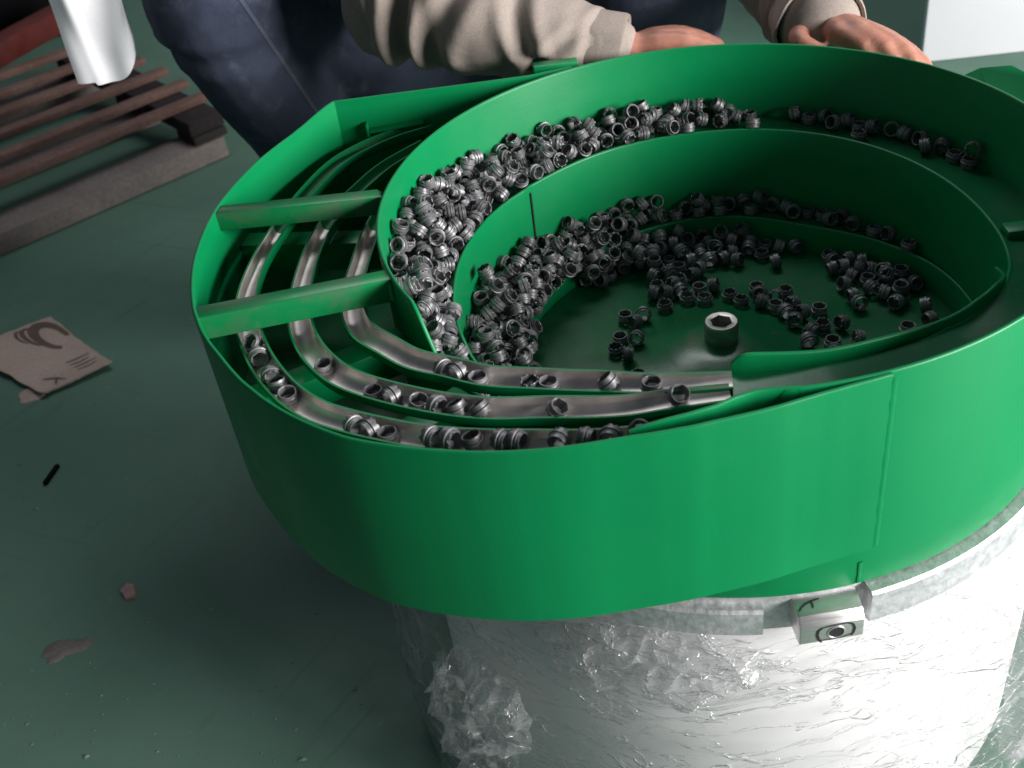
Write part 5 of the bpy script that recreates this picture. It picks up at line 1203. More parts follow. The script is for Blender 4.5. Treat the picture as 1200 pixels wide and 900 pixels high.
def zone_of(zone, x, y, z):
    a = math.degrees(math.atan2(y, x)) % 360
    if zone == 'U':
        key = 'U1' if a > 118 else ('U2' if a > 72 else 'U3')
        return 'L1' if z < -0.36 else key
    if zone == 'L':
        return 'L1' if a > 140 else ('L2' if 62 < a < 300 else 'L3')
    if zone == 'F':
        return 'F1' if 135 < a < 300 else 'F2'
    return 'R'
ONES = ['', 'first', 'second', 'third', 'fourth', 'fifth', 'sixth', 'seventh', 'eighth', 'ninth', 'tenth', 'eleventh', 'twelfth', 'thirteenth', 'fourteenth', 'fifteenth', 'sixteenth', 'seventeenth', 'eighteenth', 'nineteenth']
def ordinal(n):
    if n < 20:
        return ONES[n]
    tens = {2: ('twenty', 'twentieth'), 3: ('thirty', 'thirtieth'), 4: ('forty', 'fortieth'), 5: ('fifty', 'fiftieth')}[n // 10]
    return tens[1] if n % 10 == 0 else tens[0] + '-' + ONES[n % 10]
singles = PIECES[:N_ONE]
# pieces that lie apart are told by their order from the left; those of a heap by where and how they lie
rank = {}
for key in ('U3', 'R', 'F2', 'L3', 'U2'):
    idx = [i for i, p in enumerate(singles) if zone_of(*p[:4]) == key]
    idx.sort(key=lambda i: (singles[i][1] - 0.147 * 0) * math.cos(0.146) - 0.0 * singles[i][2])
    for k, i in enumerate(idx):
        rank[i] = (k + 1)
PHRASE = {'U3': '%s bushing from the left, loose on the shaded upper track, %s', 'R': '%s bushing from the left, ring round the centre bolt, %s',
          'F2': '%s bushing from the left, along the step on the pot floor, %s', 'L3': '%s bushing from the left, shaded end of the lower ledge, %s', 'U2': '%s bushing from the left, back of the upper track, %s'}
for n_, (zone, x, y, z, qw, qx, qy, qz) in enumerate(PIECES):
    key = zone_of(zone, x, y, z)
    quat = Quaternion((qw, qx, qy, qz))
    if n_ < N_ONE:
        ax = quat.to_matrix() @ Vector((0, 0, 1))
        pose = 'standing' if abs(ax.z) > 0.85 else ('tilted' if abs(ax.z) > 0.4 else 'lying')
        a = math.degrees(math.atan2(y, x)) % 360
        if n_ in rank:
            label = PHRASE[key] % (ordinal(rank[n_]), pose)
        elif key == 'U1':
            part_ = 'lower end' if a > 200 else ('bar end' if a > 186 else ('lower middle' if a > 172 else ('middle' if a > 158 else ('upper middle' if a > 142 else 'upper end'))))
            near = 'outer side' if math.hypot(x, y) > 0.925 else 'inner side'
            lvl = 'on top' if z > -0.2 else 'low'
            label = '%s bushing, %s of the left upper heap, %s, %s' % (pose, part_, lvl, near)
        elif key == 'L1':
            part_ = 'front end' if a > 205 else ('front left' if a > 190 else ('left' if a > 175 else ('back left' if a > 160 else ('joint side' if a > 150 else 'back end'))))
            near = 'wall side' if math.hypot(x, y) > 0.73 else ('mid slope' if math.hypot(x, y) > 0.63 else 'inner slope')
            lvl = 'on top' if z > -0.43 else 'low'
            label = '%s bushing, %s of the pot heap, %s, %s' % (pose, part_, near, lvl)
        elif key == 'L2':
            part_ = 'left end' if a > 130 else ('left part' if a > 116 else ('middle' if a > 102 else ('right part' if a > 86 else 'right end')))
            near = 'wall side' if math.hypot(x, y) > 0.72 else 'at the edge'
            lvl = 'on top' if z > -0.455 else 'low'
            label = '%s bushing, %s of the lower ledge band, %s, %s' % (pose, part_, near, lvl)
        else:
            label = '%s bushing at the foot of the left heap on the pot floor, %s' % (pose, 'near the step' if math.hypot(x, y) > 0.5 else 'towards the bolt')
        bushing((x, y, z), quat, label, ZONES[key][1])
    else:
        b = len(rest_v)
        m = quat.to_matrix()
        c = Vector((x, y, z))
        rest_v += [tuple(m @ Vector(p) + c) for p in BV]
        rest_f += [tuple(b + i for i in fc) for fc in BF]
if rest_v:
    o = mk('bushing_heap', rest_v, rest_f, M['bushing'], None, at=(0, 0, -0.6), auto=32)
    tag(o, 'small and half buried remaining dark steel bushings filling the heaps inside the bowl', 'bushings')
    o['kind'] = 'stuff'

# where several of a heap would read alike, tell them by their order from the left
from bpy_extras.object_utils import world_to_camera_view
bpy.context.view_layer.update()
same = {}
for o in bpy.data.objects:
    if o.get('category') == 'bushing':
        same.setdefault(o['label'], []).append(o)
for label, obs in same.items():
    if len(obs) > 1:
        obs.sort(key=lambda o: world_to_camera_view(scene, scene.camera, o.location).x)
        for k, o in enumerate(obs):
            o['label'] = ('leftmost ' if k == 0 else ordinal(k + 1) + ' from left, ') + label

def on_track(table, ang, zf, pose, spin, label, dz=0.0, dr=0.0, tilt=0.0):
    r = smooth_table(table, ang) + dr
    t = Vector((-math.sin(math.radians(ang)), math.cos(math.radians(ang)), 0))   # along the track
    o_ = Vector((math.cos(math.radians(ang)), math.sin(math.radians(ang)), 0))   # outwards
    up = Vector((0, 0, 1))
    if pose == 'up':
        ax = up
    elif pose == 'down':
        ax = -up
    elif pose == 'out':
        ax = o_
    elif pose == 'along':
        ax = t
    elif pose == 'back':
        ax = -t
    elif pose == 'lean':
        ax = (up * math.cos(math.radians(tilt)) + o_ * math.sin(math.radians(tilt)))
    elif pose == 'tip':
        ax = (up * math.cos(math.radians(tilt)) + t * math.sin(math.radians(tilt)))
    elif pose == 'face':
        ax = (up * 0.55 + o_ * 0.35 + t * 0.25)
    ax = ax.normalized()
    q = ax.to_track_quat('Z', 'Y') @ Matrix.Rotation(spin, 3, 'Z').to_quaternion()
    bottom = zf(ang) - dT(ang) + 0.001
    c = Vector(pol(r, ang, 0))
    h = 0.5 * (0.0345 * abs(ax.z) + 0.057 * math.sqrt(max(0, 1 - ax.z ** 2)))
    c.z = bottom + h + dz
    bushing(c, q, label, 'bushings queuing on the exit tracks')

ORD = ['first', 'second', 'third', 'fourth', 'fifth', 'sixth', 'seventh', 'eighth', 'ninth', 'tenth', 'eleventh', 'twelfth']
WORD = {'up': 'standing upright', 'down': 'standing upside down', 'out': 'hole facing outwards', 'along': 'lying lengthwise', 'back': 'lying lengthwise', 'lean': 'leaning over',
        'tip': 'tilted', 'face': 'hole facing up'}
LANES = [
    ('innermost', TC, zC, [(215.4, 'along', 0.3, 0), (217.6, 'out', 1.2, 0), (220.8, 'up', 0.4, 0), (228.0, 'down', 0.2, 0), (230.7, 'up', 1.0, 0), (239.6, 'tip', 0.5, -40), (246.4, 'up', 0.2, 0)]),
    ('middle', TB, zB, [(203.5, 'up', 0.4, 0), (212.3, 'up', 0.9, 0), (214.9, 'out', 0.4, 0), (218.3, 'tip', 0.2, 14), (220.7, 'back', 0.4, 0), (223.2, 'tip', 0.1, -28), (226.0, 'tip', 0.7, -38), (235.0, 'tip', 0.2, 36), (251.0, 'face', 0.4, 0)]),
    ('outermost', TA, zA, [(195.0, 'face', 0.2, 0), (197.6, 'along', 0.9, 0), (202.0, 'back', 0.2, 0), (203.8, 'tip', 0.4, -18), (206.2, 'tip', 0.9, 12), (216.0, 'along', 0.5, 0), (217.8, 'out', 0.1, 0), (219.8, 'up', 0.3, 0),
                         (224.8, 'along', 0.1, 0), (226.8, 'back', 0.5, 0), (229.2, 'tip', 0.2, -16), (232.2, 'along', 0.5, 0), (233.9, 'along', 0.7, 0), (238.6, 'out', 0.3, 0), (241.6, 'along', 0.2, 0), (244.4, 'out', 0.6, 0), (247.6, 'lean', 0.5, 40)]),
]
for lane, table, zf, items in LANES:
    for i, (ang, pose, spin, tilt) in enumerate(items):
        nth = ORD[i] if i < 12 else {12: 'thirteenth', 13: 'fourteenth', 14: 'fifteenth', 15: 'sixteenth', 16: 'last'}[i]
        if i == len(items) - 1:
            nth = 'last'
        on_track(table, ang, zf, pose, spin, '%s bushing from the cross bar on the %s exit track, %s' % (nth, lane, WORD[pose]), tilt=tilt, dz=0.012 if lane == 'outermost' and ang > 222 else 0.0)

# ------------------------------------------------------------------ floor litter, pallet and things behind
def frame2(P0, d, e):
    P0, d, e = Vector(P0), Vector(d).normalized(), Vector(e).normalized()
    return lambda a, b, z: tuple(P0 + d * a + e * b + Vector((0, 0, z)))
def obox(fr, a0, a1, b0, b1, z0, z1):
    v = [fr(a, b, z) for z in (z0, z1) for b in (b0, b1) for a in (a0, a1)]
    return v, [(0, 2, 3, 1), (4, 5, 7, 6), (0, 1, 5, 4), (2, 6, 7, 3), (0, 4, 6, 2), (1, 3, 7, 5)]
fr = frame2((-2.64, 5.36, 0), (0.80, 0.60, 0), (-0.60, 0.80, 0))
pallet = thing('pallet', 'low worn wooden pallet of thin reddish slats on the floor at the left', 'pallet', (-4.2, 5.6, FLOOR))
def pb(name, a0, a1, b0, b1, z0, z1, mat):
    return bevel(mk(name, *obox(fr, a0, a1, b0, b1, z0, z1), mat, pallet), 0.012)
for i, (b, over) in enumerate([(0.30, 0.15), (0.70, 0.17), (1.12, 0.2), (1.55, 0.2), (1.98, 0.17), (2.42, 0.2)]):
    pb('slat', -4.2, over, b, b + 0.13, -1.755, -1.70, M['slat'])
for a in (-4.0, -2.1, -0.22):
    pb('bearer', a, a + 0.30, 0.05, 2.6, -1.87, -1.757, M['dark_wood'] if a > -1 else M['grey_wood'])
for b in (0.0, 1.1, 2.3):
    pb('bottom_board', -4.2, 0.02, b, b + 0.34, FLOOR, FLOOR + (0.14 if b else 0.16), M['grey_wood'])
    for a in (-4.0, -2.1, -0.22):
        pb('block', a, a + 0.29, b + 0.02, b + 0.32, FLOOR + 0.162, -1.872, M['dark_wood'])
fr2 = frame2((-5.1, 6.3, 0), (0.46, 0.89, 0), (-0.89, 0.46, 0))
bar = bevel(mk('steel_bar', *obox(fr2, 0, 2.1, 0, 0.24, -1.698, -1.50), M['red_paint'], None, at=(-4.7, 7.2, -1.698)), 0.012)
tag(bar, 'dark red square steel bar lying across the pallet at the upper left', 'steel bar')
fr3 = frame2((-5.6, 8.35, 0), (0.80, 0.60, 0), (-0.60, 0.80, 0))
case = bevel(mk('tool_case', *obox(fr3, -1.0, 1.75, 0, 1.5, FLOOR, -1.25), M['black_plastic'], None, at=(-5.4, 9.2, FLOOR)), 0.05)
tag(case, 'black case on the floor behind the pallet at the upper left corner', 'case')
bar2 = bevel(mk('steel_bar', *obox(fr3, -0.6, 1.0, 0.1, 0.45, -1.248, -1.0), M['red_paint'], None, at=(-5.4, 8.7, -1.248)), 0.02)
tag(bar2, 'short orange red bar on top of the black case in the corner', 'steel bar')

# white cabinet behind at the right
cab = thing('metal_sheet', 'plain white painted metal sheet standing upright behind the bowl at the right edge', 'metal sheet', (3.9, 5.2, FLOOR))
cf = frame2((2.84, 5.20, 0), (0.996, -0.09, 0), (0.09, 0.996, 0))
bevel(mk('board', *obox(cf, 0, 2.6, 0, 0.07, FLOOR, 1.6), M['white_paint'], cab), 0.015)
for x, z in ((3.06, -0.06), (3.18, -0.6)):
    v, f = lathe([(0.0, 0.012), (0.022, 0.012), (0.03, 0.0), (0.03, -0.01)], 16)
    mk('screw', [cf(x - 2.84 + p[0], -0.001 - p[2], z + p[1]) for p in v], f, M['grey_paint'], cab)

# torn cardboard with dark print, slightly curled
def cardz(u, w):
    return 0.012 + 0.035 * max(0, u - 0.7) ** 1.5 * 3 + 0.05 * (max(0, 0.25 - w) * 2) ** 2 * (u) + 0.012 * math.sin(5 * u + 2 * w) + 0.012
C0, C1, C2, C3 = Vector((-4.02, 3.02, 0)), Vector((-3.53, 3.26, 0)), Vector((-3.0, 2.62, 0)), Vector((-3.37, 2.41, 0))
def cardp(u, w, dz=0.0):
    # u along the lower-left to right edge, w across; irregular torn outline comes from the edge noise
    p = (C0 * (1 - u) + C3 * u) * (1 - w) + (C1 * (1 - u) + C2 * u) * w
    e = min(u, 1 - u, w, 1 - w)
    k = math.exp(-e * 14)
    n_ = Vector((noise.noise(Vector((u * 9, w * 9, 3))), noise.noise(Vector((u * 9, w * 9, 8))), 0)) * 0.014 * k
    return (p.x + n_.x, p.y + n_.y, FLOOR + cardz(u, w) + dz)
def grid_patch(fn, nu, nv, thick):
    v = [fn(i / nu, j / nv, 0) for i in range(nu + 1) for j in range(nv + 1)]
    b = len(v)
    v += [fn(i / nu, j / nv, -thick) for i in range(nu + 1) for j in range(nv + 1)]
    w = nv + 1
    f = []
    for i in range(nu):
        for j in range(nv):
            q = (i * w + j, (i + 1) * w + j, (i + 1) * w + j + 1, i * w + j + 1)
            f.append(q)
            f.append(tuple(b + t for t in reversed(q)))
    for i in range(nu):
        for j in (0, nv):
            f.append((i * w + j, (i + 1) * w + j, b + (i + 1) * w + j, b + i * w + j))
    for j in range(nv):
        for i in (0, nu):
            f.append((i * w + j, i * w + j + 1, b + i * w + j + 1, b + i * w + j))
    return v, f
v, f = grid_patch(cardp, 36, 28, 0.011)
card = mk('cardboard_piece', v, f, M['cardboard'], None, at=(-3.5, 2.8, FLOOR), auto=60)
tag(card, 'torn piece of brown printed cardboard lying on the green floor at the left', 'cardboard')
def ribbon(pts, w, name='print_mark'):
    v, f = [], []
    d = []
    for (a, b) in zip(pts, pts[1:]):
        for q in range(5):
            d.append((a[0] + (b[0] - a[0]) * q / 5, a[1] + (b[1] - a[1]) * q / 5))
    d.append(pts[-1])
    for i, (u, w_) in enumerate(d):
        a, b = d[max(0, i - 1)], d[min(len(d) - 1, i + 1)]
        dx, dy = b[0] - a[0], b[1] - a[1]
        l = math.hypot(dx, dy) or 1
        ww = w * (0.45 + 0.55 * math.sin(math.pi * min(1, (i + 1) / (len(d)))))
        for s in (-1, 1):
            v.append(cardp(u - dy / l * ww * s, w_ + dx / l * ww * s, 0.0015))
    for i in range(len(d) - 1):
        f.append((2 * i, 2 * i + 1, 2 * i + 3, 2 * i + 2))
    return mk(name, v, f, M['print'], card, recalc=False)
def ell(cu, cw, ru, rw, a0, a1, n=14):
    return [(cu + ru * math.cos(math.radians(a0 + (a1 - a0) * i / n)), cw + rw * math.sin(math.radians(a0 + (a1 - a0) * i / n))) for i in range(n + 1)]
ribbon(ell(0.28, 0.80, 0.20, 0.15, 70, 350), 0.055)
ribbon(ell(0.22, 0.66, 0.16, 0.10, 150, 330), 0.026)
ribbon(ell(0.18, 0.58, 0.12, 0.08, 150, 320), 0.018)
for k, u in enumerate((0.70, 0.76, 0.82, 0.88)):
    ribbon([(u, 0.62), (u + 0.01, 0.74), (u, 0.93 - 0.05 * (k % 2))], 0.011)
ribbon([(0.80, 0.22), (0.86, 0.34), (0.93, 0.40)], 0.02)
ribbon([(0.86, 0.34), (0.95, 0.24)], 0.015)
ribbon([(0.12, 0.12), (0.20, 0.16)], 0.02)

# small litter
def flake(name, x, y, r, mat, label, cat, seed, sx=1.0, rot=0.0, h=0.02):
    n = 14
    top, bot = [], []
    for i in range(n):
        a = 2 * math.pi * i / n
        rr = r * (0.75 + 0.5 * noise.noise(Vector((math.cos(a) * 1.7, math.sin(a) * 1.7, seed))))
        px, py = rr * math.cos(a) * sx, rr * math.sin(a)
        px, py = px * math.cos(rot) - py * math.sin(rot), px * math.sin(rot) + py * math.cos(rot)
        top.append((x + px * 0.93, y + py * 0.93, FLOOR + h * (0.8 + 0.4 * noise.noise(Vector((a, seed, 2))))))
        bot.append((x + px, y + py, FLOOR + 0.001))
    v = top + bot + [(x, y, FLOOR + h * 1.1)]
    f = [(i, (i + 1) % n, n + (i + 1) % n, n + i) for i in range(n)] + [(2 * n, i, (i + 1) % n) for i in range(n)]
    o = mk(name, v, f, mat, None, at=(x, y, FLOOR))
    tag(o, label, cat)
    return o
M['smear'] = cloth_mat('dirt_smear', (0.17, 0.17, 0.155), (0.24, 0.205, 0.19), 200, 0.2, 0.8)
flake('paint_chip', -2.565, 0.76, 0.06, M['pink_chip'], 'pinkish flake lying alone on the green floor left of the bowl', 'paint chip', 3.0, 0.75, 0.4)
flake('paint_chip', -2.80, 0.46, 0.085, M['smear'], 'faint pale pinkish smear of dirt on the floor below the pink flake', 'dirt smear', 9.0, 1.5, 0.2, 0.004)
flake('cardboard_scrap', -3.45, 2.46, 0.1, M['cardboard'], 'small brown scrap touching the lower edge of the torn cardboard', 'cardboard scrap', 5.0, 1.3, 0.5, 0.008)
v, f = obox(frame2((-3.15, 1.69, 0), (0.25, 1, 0), (1, -0.25, 0)), -0.075, 0.075, -0.014, 0.014, FLOOR + 0.001, FLOOR + 0.02)
o = bevel(mk('rubber_strip', v, f, M['black_plastic'], None, at=(-3.15, 1.69, FLOOR)), 0.008)
tag(o, 'short black strip lying on the floor below the cardboard', 'strip')
random.seed(11)
v, f = [], []
for i in range(300):
    x = random.uniform(-4.2, -1.0)
    y = random.uniform(-1.6, 2.6)
    if random.random() < 0.6:
        x, y = random.gauss(-2.2, 0.5), random.gauss(-0.3, 0.5)
    r = random.uniform(0.003, 0.007) * (1.8 if random.random() < 0.06 else 1)
    a0 = random.uniform(0, 6)
    b = len(v)
    for q in range(5):
        a = a0 + q * 1.257
        k = random.uniform(0.6, 1.3)
        v.append((x + r * k * 1.5 * math.cos(a), y + r * k * math.sin(a), FLOOR + 0.001))
    v.append((x, y, FLOOR + r * 0.7))
    f += [(b + q, b + (q + 1) % 5, b + 5) for q in range(5)]
M['grit'] = metal('pale_grit', (0.16, 0.22, 0.195), 0.6, 0.1, 80, metallic=0.0, var=0.4)
o = mk('floor_grit', v, f, M['grit'], None, at=(-2.4, 0.3, FLOOR), smooth=False)
tag(o, 'pale specks of grit and paint scattered over the green floor', 'grit')
o['kind'] = 'stuff'

# white rag hanging at the upper left
def rag(u, w, d):
    zb = -0.135 if u < 0.27 else -0.150
    if u > 0.55:
        t = (u - 0.55) / 0.45
        zb += 0.17 * (1 - math.sqrt(max(0.0, 1 - t * t)))
    z = 1.0 + w * (zb - 1.0)
    x = -2.20 + (u - 0.5) * (0.31 - 0.02 * w) - 0.012 * w
    y = 1.9 + 0.02 * (u - 0.5) ** 2 * 4 + 0.010 * math.sin(u * 8 + w * 4) * (0.4 + w) - 0.010 * math.exp(-((u - 0.3 - 0.25 * (w - 0.8)) / 0.09) ** 2) + 0.015 * noise.noise(Vector((u * 2.5, w * 5, 2)))
    return (x, y - d, z)
v, f = grid_patch(rag, 30, 60, 0.02)
o = mk('white_cloth', v, f, M['rag'], None, at=(-2.2, 1.9, -0.15), auto=30)
tag(o, 'plain white cloth hanging down at the upper left above the pallet', 'cloth')

# ------------------------------------------------------------------ the worker
def spline(pts, rs, step):
    P = [Vector(p) for p in pts]
    out = []
    n = len(P)
    for i in range(n - 1):
        p0 = P[i - 1] if i else P[0] * 2 - P[1]
        p3 = P[i + 2] if i + 2 < n else P[-1] * 2 - P[-2]
        p1, p2 = P[i], P[i + 1]
        m = max(2, int((p2 - p1).length / step))
        for q in range(m):
            t = q / m
            pos = 0.5 * ((2 * p1) + (p2 - p0) * t + (2 * p0 - 5 * p1 + 4 * p2 - p3) * t * t + (3 * p1 - p0 - 3 * p2 + p3) * t ** 3)
            s_ = t * t * (3 - 2 * t)
            out.append((pos, rs[i] * (1 - s_) + rs[i + 1] * s_))
    out.append((P[-1], rs[-1]))
    return out
def tube_into(v, f, pts, rs, step=0.06, n=20, cap=True):
    sp = spline(pts, rs, step)
    # rounded ends
    d0 = (sp[0][0] - sp[1][0]).normalized()
    d1 = (sp[-1][0] - sp[-2][0]).normalized()
    r0, r1 = sp[0][1], sp[-1][1]
    if cap:
        sp = [(sp[0][0] + d0 * r0 * math.sin(t), r0 * math.cos(t)) for t in (1.5, 1.2, 0.8, 0.4)] + sp + [(sp[-1][0] + d1 * r1 * math.sin(t), r1 * math.cos(t)) for t in (0.4, 0.8, 1.2, 1.5)]
    ref = Vector((0.3, 0.2, 1)).normalized()
    b = len(v)
    prev = None
    for i, (p, r) in enumerate(sp):
        a, c = sp[max(0, i - 1)][0], sp[min(len(sp) - 1, i + 1)][0]
        t = (c - a).normalized()
        x = (prev - t * prev.dot(t)).normalized() if prev is not None else t.cross(ref).normalized()
        prev = x
        y = t.cross(x)
        for q in range(n):
            an = 2 * math.pi * q / n
            v.append(tuple(p + x * r * math.cos(an) + y * r * math.sin(an)))
    m = len(sp)
    for i in range(m - 1):
        for q in range(n):
            r_ = (q + 1) % n
            f.append((b + i * n + q, b + i * n + r_, b + (i + 1) * n + r_, b + (i + 1) * n + q))
    f.append(tuple(b + q for q in range(n))[::-1])
    f.append(tuple(b + (m - 1) * n + q for q in range(n)))
    return sp
def blob(name, tubes, voxel, mat, parent, at, smooth_it=2, fold=None):
    v, f = [], []
    for t in tubes:
        tube_into(v, f, t[0], t[1], step=min(0.08, voxel * 5), n=24)
    o = mk(name, v, f, mat, parent, at=at)
    md = o.modifiers.new('r', 'REMESH')
    md.mode = 'VOXEL'
    md.voxel_size = voxel * S
    sm = o.modifiers.new('s', 'SMOOTH')
    sm.factor = 0.5
    sm.iterations = smooth_it
    dg = bpy.context.evaluated_depsgraph_get()
    dg.update()
    me = bpy.data.meshes.new_from_object(o.evaluated_get(dg))
    o.modifiers.clear()
    old = o.data
    o.data = me
    bpy.data.meshes.remove(old)
    if fold:
        org = Vector(at) * S
        nv = len(me.vertices)
        new = []
        nrm = [vv.normal.copy() for vv in me.vertices]
        for vv, nn_ in zip(me.vertices, nrm):
            p = (vv.co + org) / S
            new.append(vv.co + nn_ * (fold(p, nn_) * S))
        for vv, c in zip(me.vertices, new):
            vv.co = c
    me.polygons.foreach_set('use_smooth', [True] * len(me.polygons))
    me.update()
    return o

PO = (-0.2, 2.6, FLOOR)
RSH, REL, RWR = (-0.70, 2.55, 0.62), (-0.90, 1.60, 0.13), (-0.05, 1.17, -0.06)
LSH, LEL, LWR = (0.45, 2.6, 0.62), (0.74, 2.15, 0.0), (0.645, 1.08, -0.03)
HIPR, HIPL = (-0.62, 3.15, -0.72), (0.12, 3.15, -0.72)
KR, KL = (-1.66, 1.98, 0.13), (0.16, 1.86, 0.10)
ANR, ANL = (-1.22, 2.45, -1.86), (0.22, 2.15, -1.86)

def hand(tubes, wrist, knuckles, fingers, thumb):
    for k in knuckles:
        tubes.append(([wrist, tuple((Vector(wrist) + Vector(k)) / 2 + Vector((0, 0, 0.008))), k], [0.058, 0.056, 0.042]))
    for k, pts in zip(knuckles, fingers):
        tubes.append(([k] + pts, [0.040, 0.033, 0.028, 0.022]))
    tubes.append((thumb, [0.045, 0.043, 0.034, 0.026]))
body = []
body.append(([(-0.25, 3.2, -0.75), (-0.2, 3.05, -0.2), (-0.15, 2.75, 0.3), (-0.13, 2.6, 0.6)], [0.36, 0.34, 0.38, 0.28]))
body.append(([(-0.13, 2.62, 0.55), (-0.13, 2.5, 0.85), (-0.13, 2.42, 1.0)], [0.15, 0.14, 0.15]))
body.append(([(-0.13, 2.46, 1.30), (-0.13, 2.42, 1.18), (-0.13, 2.34, 1.02), (-0.13, 2.30, 0.93)], [0.25, 0.27, 0.22, 0.13]))
body.append(([(-0.13, 2.14, 1.18), (-0.13, 2.06, 1.06), (-0.13, 2.10, 1.02)], [0.03, 0.045, 0.035]))       # nose
for s in (-1, 1):
    body.append(([(-0.13 + s * 0.27, 2.46, 1.2), (-0.13 + s * 0.29, 2.47, 1.12), (-0.13 + s * 0.26, 2.44, 1.04)], [0.035, 0.045, 0.03]))
    body.append(([(-0.13 + s * 0.17, 2.18, 1.22), (-0.13 + s * 0.08, 2.13, 1.22)], [0.03, 0.03]))
body.append(([(-0.20, 2.14, 0.96), (-0.13, 2.11, 0.96), (-0.06, 2.14, 0.96)], [0.02, 0.028, 0.02]))
body.append(([(-0.13, 2.6, 0.55), RSH, REL], [0.2, 0.2, 0.14]))
body.append(([REL, ((REL[0] + RWR[0]) / 2 - 0.05, 1.36, 0.06), RWR], [0.14, 0.12, 0.075]))
body.append(([(-0.13, 2.6, 0.55), LSH, LEL], [0.2, 0.2, 0.14]))
body.append(([LEL, (0.70, 1.75, 0.0), LWR], [0.14, 0.12, 0.075]))
for h, k, a, s in ((HIPR, KR, ANR, -1), (HIPL, KL, ANL, 1)):
    body.append(([h, k], [0.30, 0.20]))
    body.append(([k, a], [0.19, 0.12]))
    body.append(([a, (a[0] - 0.05, a[1] - 0.3, FLOOR + 0.09), (a[0] - 0.06, a[1] - 0.5, FLOOR + 0.07)], [0.12, 0.11, 0.07]))
# his left hand grips the rim at the right, his right hand lies behind the rim
hand(body, LWR, [(0.650, 0.905, 0.004), (0.715, 0.862, 0.006), (0.772, 0.850, -0.010), (0.818, 0.868, -0.036)],
     [[(0.712, 0.800, -0.016), (0.730, 0.765, -0.075), (0.722, 0.760, -0.13)], [(0.775, 0.765, -0.02), (0.800, 0.722, -0.085), (0.785, 0.715, -0.145)],
      [(0.832, 0.752, -0.034), (0.858, 0.690, -0.090), (0.842, 0.682, -0.145)], [(0.870, 0.785, -0.058), (0.905, 0.695, -0.100), (0.880, 0.662, -0.140)]],
     [(0.60, 1.03, -0.03), (0.535, 0.985, -0.018), (0.530, 0.925, -0.022), (0.580, 0.878, -0.038)])
hand(body, RWR, [(0.150, 1.10, -0.035), (0.165, 1.165, -0.038), (0.158, 1.23, -0.05), (0.142, 1.285, -0.065)],
     [[(0.245, 1.065, -0.065), (0.258, 1.045, -0.12), (0.240, 1.035, -0.17)], [(0.266, 1.125, -0.068), (0.282, 1.085, -0.125), (0.262, 1.062, -0.18)],
      [(0.252, 1.19, -0.075), (0.272, 1.145, -0.13), (0.255, 1.105, -0.185)], [(0.222, 1.25, -0.09), (0.240, 1.205, -0.13), (0.222, 1.165, -0.175)]],
     [(0.0, 1.22, -0.05), (0.05, 1.30, -0.075), (0.12, 1.34, -0.10), (0.17, 1.33, -0.14)])
person = blob('person', body, 0.013, M['skin'], None, PO, 2)
tag(person, 'worker in beige jacket and navy jeans crouching behind the bowl, hands at its rim', 'person')

def ridge(x):
    return 1 - abs(2 * (x - math.floor(x)) - 1)
def seg_near(p, segs):
    best = None
    for i, (a, b) in enumerate(segs):
        d = b - a
        t = max(0, min(1, (p - a).dot(d) / d.length_squared))
        c = a + d * t
        l = (p - c).length
        if best is None or l < best[0]:
            best = (l, i, t, p - c, d)
    return best
def make_fold(segs, amp, per, fade_end=(), seed=1):
    """creases slanting round each limb, closest together near the joints, with soft swells between"""
    segs = [(Vector(a), Vector(b)) for a, b in segs]
    rnd = random.Random(seed)
    creases = []
    for a, b in segs:
        L = (b - a).length
        cs = []
        for q in range(max(3, int(L * per))):
            t = rnd.random()
            t = 0.5 + 0.5 * math.copysign(abs(2 * t - 1) ** 0.7, 2 * t - 1)
            cs.append((t * L, rnd.uniform(-0.16, 0.16), rnd.uniform(0, 6.28), rnd.uniform(0.022, 0.05), rnd.uniform(0.5, 1.0), rnd.uniform(0, 6.28)))
        creases.append(cs)
    def fold(p, n):
        l, i, t, rad, d = seg_near(p, segs)
        L = d.length
        dn = d.normalized()
        side = dn.cross(Vector((0, 0, 1)))
        if side.length < 0.1:
            side = Vector((1, 0, 0))
        side.normalize()
        up = side.cross(dn)
        an = math.atan2(rad.dot(up), rad.dot(side))
        s = t * L
        h = 0.0
        for s0, k, ph, w, dep, an0 in creases[i]:
            x = (s - s0 - k * math.sin(an + ph)) / w
            if abs(x) < 4:
                win = max(0.0, 0.45 + 0.55 * math.cos(an - an0))
                h -= dep * win * (math.exp(-x * x) - 0.55 * math.exp(-((abs(x) - 1.9) / 0.9) ** 2))
        h += 0.5 * noise.noise(p * 3.2)
        f = 1.0
        if i in fade_end:
            f = 1 - max(0.0, (t - 0.8) / 0.2) ** 2 * 0.9
        return amp * h * f
    return fold
jk = [([(-0.25, 3.2, -0.65), (-0.2, 3.05, -0.2), (-0.15, 2.75, 0.3), (-0.13, 2.6, 0.62)], [0.42, 0.40, 0.44, 0.30]),
      ([(-0.13, 2.62, 0.55), (-0.13, 2.55, 0.78)], [0.24, 0.2]),
      ([(-0.13, 2.6, 0.52), RSH, (-0.84, 2.05, 0.36), REL], [0.26, 0.27, 0.26, 0.25]),
      ([REL, (-0.62, 1.42, 0.085), (-0.35, 1.28, 0.02), (-0.13, 1.195, -0.03)], [0.25, 0.235, 0.175, 0.115]),
      ([(-0.13, 2.6, 0.52), LSH, (0.66, 2.45, 0.25), LEL], [0.26, 0.27, 0.25, 0.23]),
      ([LEL, (0.70, 1.75, 0.0), (0.665, 1.42, 0.0), (0.64, 1.09, -0.02)], [0.23, 0.22, 0.19, 0.155])]
